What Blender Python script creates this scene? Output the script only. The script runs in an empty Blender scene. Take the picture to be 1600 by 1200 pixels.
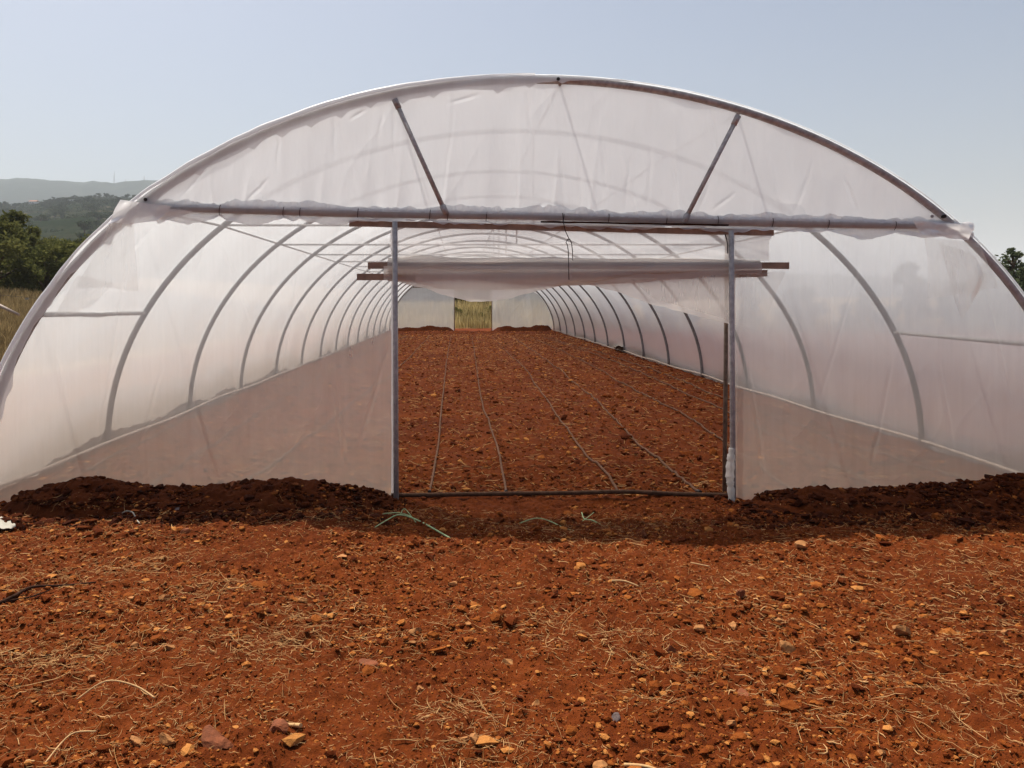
import bpy, math, random
import numpy as np
from mathutils import Vector, Matrix
random.seed(7)
RNG = np.random.default_rng(11)
R = math.radians
scene = bpy.context.scene
COL = scene.collection

# ------------------------------------------------------------------ camera, sky, sun, exposure
CAM_H = 1.476
F = 1250.0                       # focal length in photograph pixels
cam_d = bpy.data.cameras.new('camera')
cam_d.sensor_width = 36.0
cam_d.lens = 36.0 * F / 1600.0
cam_d.shift_x = 80.0 / 1600.0
cam_d.shift_y = -129.0 / 1600.0
cam_d.clip_start = 0.05
cam_d.clip_end = 20000.0
cam = bpy.data.objects.new('camera', cam_d)
COL.objects.link(cam)
cam.location = (0, 0, CAM_H)
cam.rotation_euler = (R(90), 0, 0)
scene.camera = cam

SUN_EL, SUN_AZ = 65.8, 41.0      # azimuth: degrees to the left of straight ahead
sun_v = Vector((-math.sin(R(SUN_AZ)) * math.cos(R(SUN_EL)), math.cos(R(SUN_AZ)) * math.cos(R(SUN_EL)), math.sin(R(SUN_EL))))
world = bpy.data.worlds.new('World')
scene.world = world
world.use_nodes = True
wn = world.node_tree.nodes
bg = wn['Background']
sky = wn.new('ShaderNodeTexSky')
sky.sky_type = 'NISHITA'
sky.sun_disc = False
sky.sun_elevation = R(SUN_EL)
sky.sun_rotation = R(-SUN_AZ)
sky.air_density = 1.0
sky.dust_density = 5.0
sky.ozone_density = 1.0
sky.altitude = 100
world.node_tree.links.new(sky.outputs['Color'], bg.inputs['Color'])
bg.inputs['Strength'].default_value = 0.096
sl = bpy.data.lights.new('sun', 'SUN')
sl.energy = 4.7
sl.angle = R(0.6)
sl.color = (1.0, 0.95, 0.87)
so = bpy.data.objects.new('sun', sl)
COL.objects.link(so)
so.rotation_euler = sun_v.to_track_quat('Z', 'Y').to_euler()

scene.view_settings.view_transform = 'Standard'
scene.view_settings.look = 'None'
scene.view_settings.exposure = 0.38
scene.view_settings.gamma = 1.0
scene.render.engine = 'CYCLES'
cy = scene.cycles
cy.max_bounces = 10
cy.diffuse_bounces = 5
cy.glossy_bounces = 3
cy.transmission_bounces = 6
cy.transparent_max_bounces = 40
cy.volume_bounces = 1
cy.sample_clamp_indirect = 6.0
cy.use_denoising = True
cy.denoiser = 'OPENIMAGEDENOISE'

# ------------------------------------------------------------------ helpers
def P(px, py, D):
    """a photograph pixel at distance D -> world point"""
    return Vector(((px - 720.0) * D / F, D, CAM_H + (471.0 - py) * D / F))

def G(px, py):
    """a photograph pixel on flat ground -> world point"""
    D = CAM_H * F / (py - 471.0)
    return Vector(((px - 720.0) * D / F, D, 0.0))

def _hash(ix, iy, seed):
    h = (ix.astype(np.int64) * 374761393 + iy.astype(np.int64) * 668265263 + seed * 1442695041) & 0xFFFFFFFF
    h = ((h ^ (h >> 13)) * 1274126177) & 0xFFFFFFFF
    h = h ^ (h >> 16)
    return (h & 0xFFFFFF) / float(0xFFFFFF)

def noise(x, y, seed=0):
    """value noise in -1..1"""
    x = np.asarray(x, float); y = np.asarray(y, float)
    x, y = x * 0.8 - y * 0.6, x * 0.6 + y * 0.8
    x0 = np.floor(x); y0 = np.floor(y)
    fx = x - x0; fy = y - y0
    fx = fx * fx * fx * (fx * (fx * 6 - 15) + 10)
    fy = fy * fy * fy * (fy * (fy * 6 - 15) + 10)
    a = _hash(x0, y0, seed); b = _hash(x0 + 1, y0, seed)
    c = _hash(x0, y0 + 1, seed); d = _hash(x0 + 1, y0 + 1, seed)
    return ((a * (1 - fx) + b * fx) * (1 - fy) + (c * (1 - fx) + d * fx) * fy) * 2 - 1

def sstep(a, b, x):
    t = np.clip((np.asarray(x, float) - a) / (b - a), 0, 1)
    return t * t * (3 - 2 * t)

def n1(v):
    return float(np.asarray(v))

def mesh_np(name, V, Fc, mat=None, parent=None, smooth=True, attrs=None):
    """V (n,3), Fc (m,k) -> linked mesh object"""
    V = np.asarray(V, np.float32).reshape(-1, 3); Fc = np.asarray(Fc, np.int32)
    me = bpy.data.meshes.new(name)
    m, k = Fc.shape
    me.vertices.add(len(V)); me.vertices.foreach_set('co', V.ravel())
    me.loops.add(m * k); me.loops.foreach_set('vertex_index', Fc.ravel())
    me.polygons.add(m)
    me.polygons.foreach_set('loop_start', np.arange(0, m * k, k, dtype=np.int32))
    me.polygons.foreach_set('loop_total', np.full(m, k, dtype=np.int32))
    me.polygons.foreach_set('use_smooth', np.full(m, smooth, dtype=bool))
    me.update(calc_edges=True)
    for an, av in (attrs or {}).items():
        a = me.attributes.new(an, 'FLOAT', 'POINT')
        a.data.foreach_set('value', np.asarray(av, np.float32))
    if mat: me.materials.append(mat)
    o = bpy.data.objects.new(name, me)
    COL.objects.link(o)
    if parent: o.parent = parent
    return o

def grid_faces(nr, nc, wrap=False):
    i = np.arange(nr - 1)[:, None]; j = np.arange(nc if wrap else nc - 1)[None, :]
    j2 = (j + 1) % nc
    a = i * nc + j; b = i * nc + j2; c = (i + 1) * nc + j2; d = (i + 1) * nc + j
    return np.stack([a, b, c, d], -1).reshape(-1, 4)

class MB:
    def __init__(s): s.v = []; s.f = []
    def tube(s, pts, r, seg=10, cap=True):
        pts = [Vector(p) for p in pts]; n = len(pts)
        rr = r if isinstance(r, (list, tuple)) else [r] * n
        base = len(s.v)
        t0 = (pts[1] - pts[0]).normalized()
        u = t0.orthogonal().normalized()
        for i, p in enumerate(pts):
            t = (pts[min(i + 1, n - 1)] - pts[max(i - 1, 0)]).normalized()
            u = (u - t * u.dot(t)).normalized()
            w = t.cross(u)
            for k in range(seg):
                a = 2 * math.pi * k / seg
                s.v.append(tuple(p + (u * math.cos(a) + w * math.sin(a)) * rr[i]))
        for i in range(n - 1):
            for k in range(seg):
                k2 = (k + 1) % seg
                s.f.append((base + i * seg + k, base + i * seg + k2, base + (i + 1) * seg + k2, base + (i + 1) * seg + k))
        if cap:
            s.f.append(tuple(base + k for k in reversed(range(seg))))
            s.f.append(tuple(base + (n - 1) * seg + k for k in range(seg)))
        return s
    def beam(s, a, b, h, d, n=14, wob=0.0015):
        """a sawn board from a to b: height h, depth d, a little uneven"""
        a = Vector(a); b = Vector(b); base = len(s.v)
        for i in range(n + 1):
            p = a.lerp(b, i / n)
            e = [random.uniform(-wob, wob) for _ in range(4)]
            z0, z1, y0, y1 = -h / 2 + e[0], h / 2 + e[1], -d / 2 + e[2], d / 2 + e[3]
            for (yy, zz) in ((y0, z0), (y1, z0), (y1, z1), (y0, z1)):
                s.v.append((p.x, p.y + yy, p.z + zz))
        for i in range(n):
            for k in range(4):
                k2 = (k + 1) % 4
                s.f.append((base + i * 4 + k, base + i * 4 + k2, base + i * 4 + 4 + k2, base + i * 4 + 4 + k))
        s.f.append(tuple(base + k for k in (3, 2, 1, 0))); s.f.append(tuple(base + n * 4 + k for k in range(4)))
        return s
    def box(s, x0, x1, y0, y1, z0, z1):
        b = len(s.v)
        s.v += [(x0, y0, z0), (x1, y0, z0), (x1, y1, z0), (x0, y1, z0), (x0, y0, z1), (x1, y0, z1), (x1, y1, z1), (x0, y1, z1)]
        s.f += [tuple(b + k for k in q) for q in ((3, 2, 1, 0), (4, 5, 6, 7), (0, 1, 5, 4), (1, 2, 6, 5), (2, 3, 7, 6), (3, 0, 4, 7))]
        return s
    def build(s, name, mat, parent=None, smooth=True):
        me = bpy.data.meshes.new(name)
        me.from_pydata(s.v, [], s.f); me.update()
        if smooth:
            for p in me.polygons: p.use_smooth = len(p.vertices) == 4
        me.materials.append(mat)
        o = bpy.data.objects.new(name, me); COL.objects.link(o)
        if parent: o.parent = parent
        return o

def smooth_path(pts, k=6):
    pts = [Vector(p) for p in pts]; out = []
    for i in range(len(pts) - 1):
        p0, p1, p2, p3 = pts[max(i - 1, 0)], pts[i], pts[i + 1], pts[min(i + 2, len(pts) - 1)]
        for j in range(k):
            t = j / k
            out.append(0.5 * ((2 * p1) + (p2 - p0) * t + (2 * p0 - 5 * p1 + 4 * p2 - p3) * t * t + (3 * p1 - p0 - 3 * p2 + p3) * t ** 3))
    out.append(pts[-1]); return out

def tag(o, label=None, cat=None, group=None, kind=None):
    if label: o['label'] = label
    if cat: o['category'] = cat
    if group: o['group'] = group
    if kind: o['kind'] = kind
    return o

def empty(name, loc=(0, 0, 0), rz=0.0, sc=1.0):
    o = bpy.data.objects.new(name, None)
    o.location = loc; o.rotation_euler = (0, 0, rz)
    o.scale = sc if hasattr(sc, '__len__') else (sc,) * 3
    o.empty_display_size = 0.2
    COL.objects.link(o)
    return o

def copy_tree(o, parent=None):
    c = o.copy(); COL.objects.link(c)
    if parent: c.parent = parent
    for ch in list(o.children): copy_tree(ch, c)
    return c

# ------------------------------------------------------------------ materials
def new_mat(name):
    m = bpy.data.materials.new(name); m.use_nodes = True
    nt = m.node_tree; nt.nodes.clear()
    out = nt.nodes.new('ShaderNodeOutputMaterial')
    return m, nt, out

def nd(nt, t, **kw):
    n = nt.nodes.new(t)
    for k, v in kw.items(): setattr(n, k, v)
    return n

def math_n(nt, op, a, b=None):
    n = nd(nt, 'ShaderNodeMath', operation=op)
    for i, v in enumerate((a, b)):
        if v is None: continue
        if isinstance(v, (int, float)): n.inputs[i].default_value = v
        else: nt.links.new(v, n.inputs[i])
    return n.outputs[0]

def ramp(nt, fac, stops):
    r = nd(nt, 'ShaderNodeValToRGB')
    el = r.color_ramp.elements
    el[0].position, el[0].color = stops[0][0], (*stops[0][1], 1)
    el[1].position, el[1].color = stops[-1][0], (*stops[-1][1], 1)
    for p, c in stops[1:-1]:
        e = el.new(p); e.color = (*c, 1)
    nt.links.new(fac, r.inputs['Fac'])
    return r.outputs['Color']

def noise_n(nt, vec, scale, detail=4, rough=0.6):
    n = nd(nt, 'ShaderNodeTexNoise')
    n.inputs['Scale'].default_value = scale; n.inputs['Detail'].default_value = detail
    n.inputs['Roughness'].default_value = rough
    if vec is not None: nt.links.new(vec, n.inputs['Vector'])
    return n.outputs['Fac']

def mixc(nt, fac, a, b, mode='MIX'):
    n = nd(nt, 'ShaderNodeMix', data_type='RGBA', blend_type=mode)
    for sock, v in ((n.inputs['Factor'], fac), (n.inputs['A'], a), (n.inputs['B'], b)):
        if isinstance(v, (int, float)): sock.default_value = v
        elif isinstance(v, tuple): sock.default_value = (*v, 1)
        else: nt.links.new(v, sock)
    return n.outputs['Result']

def plain(name, col, rough=0.6, metal=0.0, var=0.25, scale=20.0, bump=0.0, spec=0.3):
    m, nt, out = new_mat(name)
    b = nd(nt, 'ShaderNodeBsdfPrincipled')
    tc = nd(nt, 'ShaderNodeTexCoord')
    f = noise_n(nt, tc.outputs['Object'], scale, 5)
    lo = tuple(c * (1 - var) for c in col); hi = tuple(min(1, c * (1 + var)) for c in col)
    nt.links.new(ramp(nt, f, [(0.3, lo), (0.7, hi)]), b.inputs['Base Color'])
    b.inputs['Roughness'].default_value = rough; b.inputs['Metallic'].default_value = metal
    b.inputs['Specular IOR Level'].default_value = spec
    if bump:
        bp = nd(nt, 'ShaderNodeBump'); bp.inputs['Strength'].default_value = bump; bp.inputs['Distance'].default_value = 0.01
        nt.links.new(f, bp.inputs['Height']); nt.links.new(bp.outputs[0], b.inputs['Normal'])
    nt.links.new(b.outputs[0], out.inputs['Surface'])
    return m

SOIL_STOPS = [(0.0, (0.042, 0.0092, 0.0021)), (0.35, (0.098, 0.0215, 0.0040)), (0.6, (0.165, 0.040, 0.0070)), (0.82, (0.285, 0.088, 0.0165)), (1.0, (0.48, 0.205, 0.054))]
SOIL_STOPS = [(p, (q[0] * (0.81 + 0.12 * p), q[1] * (0.66 + 0.22 * p), q[2] * (0.55 + 0.3 * p))) for p, q in SOIL_STOPS]
BANK_STOPS = [(p, tuple(c * 0.60 for c in q)) for p, q in SOIL_STOPS]  # same soil, darkened so the banks' shade is put into the colour
def soil_mat(name, outskirts=False, tint=False, stops=None):
    m, nt, out = new_mat(name)
    b = nd(nt, 'ShaderNodeBsdfPrincipled')
    geo = nd(nt, 'ShaderNodeNewGeometry'); pos = geo.outputs['Position']
    big = noise_n(nt, pos, 0.9, 4, 0.6)
    fine = noise_n(nt, pos, 45.0, 5, 0.72)
    mid = noise_n(nt, pos, 9.0, 4, 0.6)
    if tint:
        at = nd(nt, 'ShaderNodeAttribute'); at.attribute_name = 'tint'
        v = math_n(nt, 'ADD', math_n(nt, 'MULTIPLY', at.outputs['Fac'], 1.0), math_n(nt, 'MULTIPLY', math_n(nt, 'SUBTRACT', fine, 0.5), 0.5))
    else:
        v = math_n(nt, 'ADD', math_n(nt, 'MULTIPLY', math_n(nt, 'SUBTRACT', big, 0.15), 0.5), math_n(nt, 'ADD', math_n(nt, 'MULTIPLY', mid, 0.35), math_n(nt, 'MULTIPLY', math_n(nt, 'SUBTRACT', fine, 0.3), 0.75)))
        v = math_n(nt, 'SUBTRACT', v, 0.02)
    col = ramp(nt, v, stops or SOIL_STOPS)
    if outskirts:
        sx = nd(nt, 'ShaderNodeSeparateXYZ'); nt.links.new(pos, sx.inputs[0])
        edge = math_n(nt, 'MULTIPLY', math_n(nt, 'SUBTRACT', noise_n(nt, pos, 0.6, 5), 0.5), 5.0)
        dx = math_n(nt, 'ADD', math_n(nt, 'SUBTRACT', math_n(nt, 'ABSOLUTE', math_n(nt, 'SUBTRACT', sx.outputs['X'], 9.0)), 17.0), edge)
        dy = math_n(nt, 'ADD', math_n(nt, 'SUBTRACT', sx.outputs['Y'], 43.6), math_n(nt, 'MULTIPLY', edge, 0.5))
        d = math_n(nt, 'MAXIMUM', dx, dy)
        mk = nd(nt, 'ShaderNodeClamp'); nt.links.new(math_n(nt, 'MULTIPLY', d, 0.8), mk.inputs[0])
        dry = ramp(nt, noise_n(nt, pos, 1.7, 6, 0.7), [(0.3, (0.13, 0.08, 0.033)), (0.5, (0.24, 0.165, 0.08)), (0.7, (0.36, 0.27, 0.15))])
        col = mixc(nt, mk.outputs[0], col, dry)
    nt.links.new(col, b.inputs['Base Color'])
    b.inputs['Roughness'].default_value = 0.95
    b.inputs['Specular IOR Level'].default_value = 0.08
    bp = nd(nt, 'ShaderNodeBump'); bp.inputs['Strength'].default_value = 0.9; bp.inputs['Distance'].default_value = 0.012
    nt.links.new(fine, bp.inputs['Height']); nt.links.new(bp.outputs[0], b.inputs['Normal'])
    nt.links.new(b.outputs[0], out.inputs['Surface'])
    return m

def film_mat(name, T0, col=(0.81, 0.825, 0.84), back=0.38, streak=0.05, gloss=0.5, wr=0.35, low_tint=None, cmin=0.32):
    """thin polythene: Beer-Lambert clear part, the rest scatters forward (translucent) and back (diffuse)"""
    m, nt, out = new_mat(name)
    geo = nd(nt, 'ShaderNodeNewGeometry')
    tc = nd(nt, 'ShaderNodeTexCoord')
    mp = nd(nt, 'ShaderNodeMapping'); nt.links.new(tc.outputs['Object'], mp.inputs[0])
    mp.inputs['Scale'].default_value = (14, 14, 0.9)
    st = noise_n(nt, mp.outputs[0], 1.0, 4, 0.65)
    cl = noise_n(nt, tc.outputs['Object'], 0.9, 4, 0.55)
    base = math_n(nt, 'ADD', T0, math_n(nt, 'MULTIPLY', math_n(nt, 'SUBTRACT', st, 0.5), -2 * streak))
    base = math_n(nt, 'ADD', base, math_n(nt, 'MULTIPLY', math_n(nt, 'SUBTRACT', cl, 0.5), -2.2 * streak))
    base = math_n(nt, 'MAXIMUM', base, 0.02)
    dp = nd(nt, 'ShaderNodeVectorMath', operation='DOT_PRODUCT')
    nt.links.new(geo.outputs['Normal'], dp.inputs[0]); nt.links.new(geo.outputs['Incoming'], dp.inputs[1])
    c = math_n(nt, 'MAXIMUM', math_n(nt, 'ABSOLUTE', dp.outputs['Value']), cmin)
    T = math_n(nt, 'POWER', base, math_n(nt, 'DIVIDE', 1.0, c))
    bp = nd(nt, 'ShaderNodeBump'); bp.inputs['Strength'].default_value = wr; bp.inputs['Distance'].default_value = 0.02
    wn_ = nd(nt, 'ShaderNodeMapping'); nt.links.new(tc.outputs['Object'], wn_.inputs[0]); wn_.inputs['Scale'].default_value = (5, 5, 1.6)
    nt.links.new(noise_n(nt, wn_.outputs[0], 1.3, 3, 0.5), bp.inputs['Height'])
    tl = nd(nt, 'ShaderNodeBsdfTranslucent'); tl.inputs['Color'].default_value = (*col, 1)
    df = nd(nt, 'ShaderNodeBsdfDiffuse'); df.inputs['Color'].default_value = (*col, 1)
    gl = nd(nt, 'ShaderNodeBsdfGlossy'); gl.inputs['Roughness'].default_value = 0.38; gl.inputs['Color'].default_value = (0.9, 0.9, 0.9, 1)
    for s in (tl, df, gl): nt.links.new(bp.outputs[0], s.inputs['Normal'])
    if low_tint:        # warmer scatter colour towards the bottom, broken up by noise
        sx = nd(nt, 'ShaderNodeSeparateXYZ'); nt.links.new(geo.outputs['Position'], sx.inputs[0])
        dn = noise_n(nt, geo.outputs['Position'], 2.2, 5, 0.65)
        df_ = nd(nt, 'ShaderNodeClamp')
        nt.links.new(math_n(nt, 'SUBTRACT', math_n(nt, 'ADD', 0.75, math_n(nt, 'MULTIPLY', dn, 0.7)), math_n(nt, 'MULTIPLY', sx.outputs['Z'], 0.75)), df_.inputs[0])
        dc = mixc(nt, df_.outputs[0], col, low_tint)
        nt.links.new(dc, tl.inputs['Color']); nt.links.new(dc, df.inputs['Color'])
    tr = nd(nt, 'ShaderNodeBsdfTransparent')
    m1 = nd(nt, 'ShaderNodeMixShader'); m1.inputs[0].default_value = back
    nt.links.new(tl.outputs[0], m1.inputs[1]); nt.links.new(df.outputs[0], m1.inputs[2])
    m2 = nd(nt, 'ShaderNodeMixShader'); nt.links.new(T, m2.inputs[0])
    nt.links.new(m1.outputs[0], m2.inputs[1]); nt.links.new(tr.outputs[0], m2.inputs[2])
    fr = nd(nt, 'ShaderNodeFresnel'); fr.inputs['IOR'].default_value = 1.45
    m3 = nd(nt, 'ShaderNodeMixShader'); nt.links.new(math_n(nt, 'MULTIPLY', fr.outputs[0], gloss), m3.inputs[0])
    nt.links.new(m2.outputs[0], m3.inputs[1]); nt.links.new(gl.outputs[0], m3.inputs[2])
    nt.links.new(m3.outputs[0], out.inputs['Surface'])
    return m

def leaf_mat(name, lo, hi, tr=0.3):
    m, nt, out = new_mat(name)
    at = nd(nt, 'ShaderNodeAttribute'); at.attribute_name = 'tint'
    oi = nd(nt, 'ShaderNodeObjectInfo')
    v = math_n(nt, 'ADD', math_n(nt, 'MULTIPLY', at.outputs['Fac'], 0.8), math_n(nt, 'MULTIPLY', oi.outputs['Random'], 0.2))
    col = ramp(nt, v, [(0.0, lo), (1.0, hi)])
    d = nd(nt, 'ShaderNodeBsdfDiffuse'); t = nd(nt, 'ShaderNodeBsdfTranslucent')
    nt.links.new(col, d.inputs[0]); nt.links.new(col, t.inputs[0])
    mx = nd(nt, 'ShaderNodeMixShader'); mx.inputs[0].default_value = tr
    nt.links.new(d.outputs[0], mx.inputs[1]); nt.links.new(t.outputs[0], mx.inputs[2])
    nt.links.new(mx.outputs[0], out.inputs['Surface'])
    return m

M = {}
M['soil'] = soil_mat('red_soil', outskirts=True)
M['bank'] = soil_mat('shaded_heaped_soil', stops=BANK_STOPS)
M['bankclod'] = soil_mat('shaded_soil_clods', tint=True, stops=BANK_STOPS)  # bank soil and its clods carry painted-in shade
M['clod'] = soil_mat('soil_clods', tint=True)
M['roof'] = film_mat('roof_film', 0.33, (0.755, 0.77, 0.775), back=0.26, streak=0.05, low_tint=(0.74, 0.66, 0.58), cmin=0.72)
M['front'] = film_mat('front_film', 0.69, (0.78, 0.79, 0.80), back=0.20, streak=0.045, low_tint=(0.90, 0.80, 0.68))
M['gable'] = film_mat('gable_film', 0.075, (0.86, 0.872, 0.885), back=0.26, streak=0.04, wr=0.5)
M['flap'] = film_mat('loose_film', 0.74, (0.95, 0.93, 0.89), back=0.12, streak=0.06, gloss=0.3)
M['wrap'] = film_mat('wrapped_film', 0.22, (0.88, 0.88, 0.875), back=0.45, streak=0.07, gloss=0.35)
M['barwrap'] = film_mat('dusty_wrapped_film', 0.24, (0.82, 0.80, 0.78), back=0.4, streak=0.14, gloss=0.25)
M['curtain'] = film_mat('curtain_film', 0.42, (0.90, 0.88, 0.86), back=0.2, streak=0.10, gloss=0.5, wr=0.6)
M['edge'] = film_mat('folded_film', 0.10, (0.92, 0.92, 0.92), back=0.5, streak=0.04, gloss=0.5)
M['roll'] = film_mat('dusty_rolled_film', 0.22, (0.92, 0.88, 0.83), back=0.30, streak=0.05, gloss=0.25)
M['skirt'] = film_mat('dusty_hanging_film', 0.24, (0.91, 0.86, 0.80), back=0.35, streak=0.06, gloss=0.25)
M['far'] = film_mat('end_film', 0.56, (0.66, 0.675, 0.70), back=0.4, streak=0.06, gloss=0.8, wr=0.9)
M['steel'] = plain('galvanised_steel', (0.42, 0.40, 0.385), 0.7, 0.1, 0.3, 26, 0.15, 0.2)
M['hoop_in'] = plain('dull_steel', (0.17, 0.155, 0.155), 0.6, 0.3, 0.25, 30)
M['rust'] = plain('weathered_steel', (0.17, 0.125, 0.095), 0.6, 0.3, 0.35, 25)
M['wood'] = plain('sawn_timber', (0.30, 0.205, 0.145), 0.85, 0, 0.3, 14, 0.3)
M['pipe'] = plain('dusty_polythene_pipe', (0.085, 0.042, 0.024), 0.9, 0, 0.4, 30, 0, 0.1)
M['hose'] = plain('dusty_drip_hose', (0.125, 0.062, 0.036), 0.9, 0, 0.35, 30, 0, 0.1)
M['rail'] = plain('pale_base_pipe', (0.40, 0.31, 0.25), 0.6, 0, 0.2, 10)
M['wire'] = plain('iron_wire', (0.035, 0.025, 0.022), 0.6, 0.3)
M['stem'] = plain('dry_stem', (0.50, 0.30, 0.13), 0.8, 0, 0.3, 30)
M['white'] = plain('white_plastic', (0.34, 0.31, 0.25), 0.6, 0, 0.1, 15)
M['green'] = plain('green_stalk', (0.34, 0.46, 0.22), 0.6, 0, 0.35, 20)
M['twig'] = plain('dark_twig', (0.045, 0.022, 0.014), 0.95, 0, 0.4, 20, 0.3, 0.05)
M['bark'] = plain('bark', (0.10, 0.07, 0.045), 0.9, 0, 0.4, 8, 0.5)
M['stone'] = plain('ochre_stone', (0.34, 0.145, 0.045), 0.9, 0, 0.4, 28, 0.6)
M['redstone'] = plain('red_brick_stone', (0.19, 0.055, 0.019), 0.9, 0, 0.35, 28, 0.6)
M['greystone'] = plain('grey_stone', (0.13, 0.095, 0.085), 0.9, 0, 0.35, 28, 0.6)
M['paint'] = plain('white_render', (0.72, 0.70, 0.66), 0.8, 0, 0.08)
M['roofred'] = plain('roof_tile', (0.33, 0.17, 0.11), 0.9, 0, 0.2)
M['glass'] = plain('dark_window', (0.05, 0.055, 0.06), 0.3, 0, 0.1)
M['leaf'] = leaf_mat('shrub_leaf', (0.026, 0.038, 0.010), (0.21, 0.205, 0.065))
M['leaf_pine'] = leaf_mat('conifer_leaf', (0.035, 0.05, 0.028), (0.17, 0.20, 0.10), 0.4)
M['leaf_hill'] = leaf_mat('hill_leaf', (0.014, 0.026, 0.012), (0.06, 0.08, 0.032), 0.15)
M['grass'] = leaf_mat('dry_grass', (0.09, 0.06, 0.028), (0.38, 0.28, 0.135), 0.35)
M['grass_far'] = leaf_mat('tall_grass', (0.15, 0.11, 0.035), (0.66, 0.52, 0.24), 0.4)
M['strawm'] = leaf_mat('straw', (0.22, 0.085, 0.026), (0.74, 0.45, 0.20), 0.1)

# ------------------------------------------------------------------ ground
def base_h(x, y):
    x = np.asarray(x, float); y = np.asarray(y, float)
    left = np.maximum(0, -8.5 - x)
    hl = 0.13 * left * sstep(0, 5, left)
    hl = 5.0 * (1 - np.exp(-hl / 5.0))
    back = np.maximum(0, y - 43.0)
    hb = 3.0 * (1 - np.exp(-0.035 * back / 3.0)) * sstep(0, 8, back)
    return hl + hb

def relief(x, y):
    r = 0.022 * noise(x * 0.8, y * 0.8, 1) + 0.016 * noise(x * 2.6, y * 2.6, 2)
    r = r + 0.016 * noise(x * 8, y * 8, 3) + 0.015 * np.maximum(0, noise(x * 17, y * 17, 4)) + 0.011 * noise(x * 34, y * 34, 5)
    r = r + 0.0065 * noise(x * 75, y * 75, 6)
    return r

def ground_h(x, y):
    x = np.asarray(x, float); y = np.asarray(y, float)
    inside = sstep(6.1, 6.6, y)
    r = relief(x, y)
    damp = 1 - 0.35 * sstep(10, 40, y)
    h = base_h(x, y) + r * damp
    # tilled ridge of earth in front of the threshold, and hollow beneath the pipe
    h = h + 0.045 * np.exp(-((y - 5.15 - 0.12 * noise(x * 0.9, x * 0.3, 9)) / 0.22) ** 2) * (0.6 + 0.6 * noise(x * 1.1, y * 0.2, 8))
    h = h + inside * 0.012 * noise(x * 1.6, y * 0.5, 10)
    return h - 0.012

def graded(dense, step, lo, hi, g):
    a, b = dense
    mid = list(np.arange(a, b, step))
    up = []; p = mid[-1]; s = step
    while p < hi:
        s *= g; p += s; up.append(p)
    dn = []; p = mid[0]; s = step
    while p > lo:
        s *= g; p -= s; dn.append(p)
    return np.array(list(reversed(dn)) + mid + up)

xs = graded((-3.4, 4.3), 0.0145, -7000, 7000, 1.06)
ya = list(np.arange(1.75, 6.6, 0.0125)); p = ya[-1]; s = 0.0125
while p < 42.0:
    s = min(0.07, s * 1.02); p += s; ya.append(p)
while p < 7000.0:
    s *= 1.07; p += s; ya.append(p)
yb = []; p = ya[0]; s = 0.0125
while p > -60:
    s *= 1.16; p -= s; yb.append(p)
ys = np.array(list(reversed(yb)) + ya)
GX, GY = np.meshgrid(xs, ys)
GZ = ground_h(GX, GY)
ground = mesh_np('ground', np.stack([GX, GY, GZ], -1), grid_faces(len(ys), len(xs)), M['soil'])
tag(ground, kind='structure')

# ------------------------------------------------------------------ soil banks that bury the film edges
def bank(xr, yr, hf, label, step=0.013, axis='x'):
    X, Y = np.meshgrid(np.arange(xr[0], xr[1], step if axis == 'x' else step * 1.0), np.arange(yr[0], yr[1], step if axis == 'x' else step * 2.2))
    H = hf(X, Y)
    amp = np.clip(H / 0.08, 0, 1)
    rough = 0.020 * noise(X * 7, Y * 7, 21) + 0.017 * np.maximum(0, noise(X * 14, Y * 14, 22)) + 0.011 * noise(X * 28, Y * 28, 23) + 0.006 * noise(X * 62, Y * 62, 24)
    Z = ground_h(X, Y) * (1 - amp) + H + rough * amp - 0.05 * (1 - np.clip(H / 0.03, 0, 1))
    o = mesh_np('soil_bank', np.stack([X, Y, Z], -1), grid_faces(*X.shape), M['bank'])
    tag(o, label, 'soil bank', 'soil banks along the tunnel foot')
    return o, hf

def crest_fn(pts, D):
    pxs = [P(a, b, D).x for a, b in pts]; zs = [P(a, b, D).z for a, b in pts]
    return lambda x: np.interp(x, pxs, zs)

cl = crest_fn([(-140, 785), (-60, 775), (0, 776), (30, 771), (90, 753), (150, 742), (195, 750), (240, 758), (300, 758), (370, 753), (430, 747), (490, 750), (540, 757), (590, 765), (625, 777), (655, 800)], 5.93)
cr = crest_fn([(1105, 800), (1150, 783), (1165, 776), (1200, 767), (1260, 759), (1310, 763), (1400, 758), (1450, 753), (1500, 753), (1540, 746), (1580, 738), (1640, 740), (1720, 736), (1800, 750), (1860, 790)], 5.93)
def front_bank(cf):
    def hf(X, Y):
        c = np.maximum(0, cf(X) - 0.018)
        wf = 0.36 + 0.16 * noise(X * 1.3, X * 0.2, 31) + 1.1 * c
        t = np.where(Y < 5.93, (5.93 - Y) / wf, (Y - 5.93) / 0.22)
        return c * np.clip(np.cos(np.clip(t, 0, 1) * math.pi) * 0.5 + 0.5, 0, 1)
    return hf
BANKS = []
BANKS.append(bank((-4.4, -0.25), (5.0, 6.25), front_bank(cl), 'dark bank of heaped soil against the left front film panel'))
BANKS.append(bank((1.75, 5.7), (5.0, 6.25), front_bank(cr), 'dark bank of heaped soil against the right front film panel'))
def side_bank(xc, h0, h1, seed, sgn):
    def hf(X, Y):
        c = h0 + (h1 - h0) * np.clip(0.5 + 0.75 * noise(Y * 0.9, Y * 0.13, seed), 0, 1)
        c = c * sstep(6.0, 6.6, Y) * (1 - sstep(40.0, 40.8, Y))
        w = 0.34 + 0.1 * noise(Y * 1.4, 0.3 * Y, seed + 1)
        c = c * sstep(0.0, 0.05, (X - sgn) * np.sign(xc - 0.5))
        return c * np.clip(np.cos(np.clip(np.abs(X - xc) / w, 0, 1) * math.pi) * 0.5 + 0.5, 0, 1)
    return hf
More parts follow.
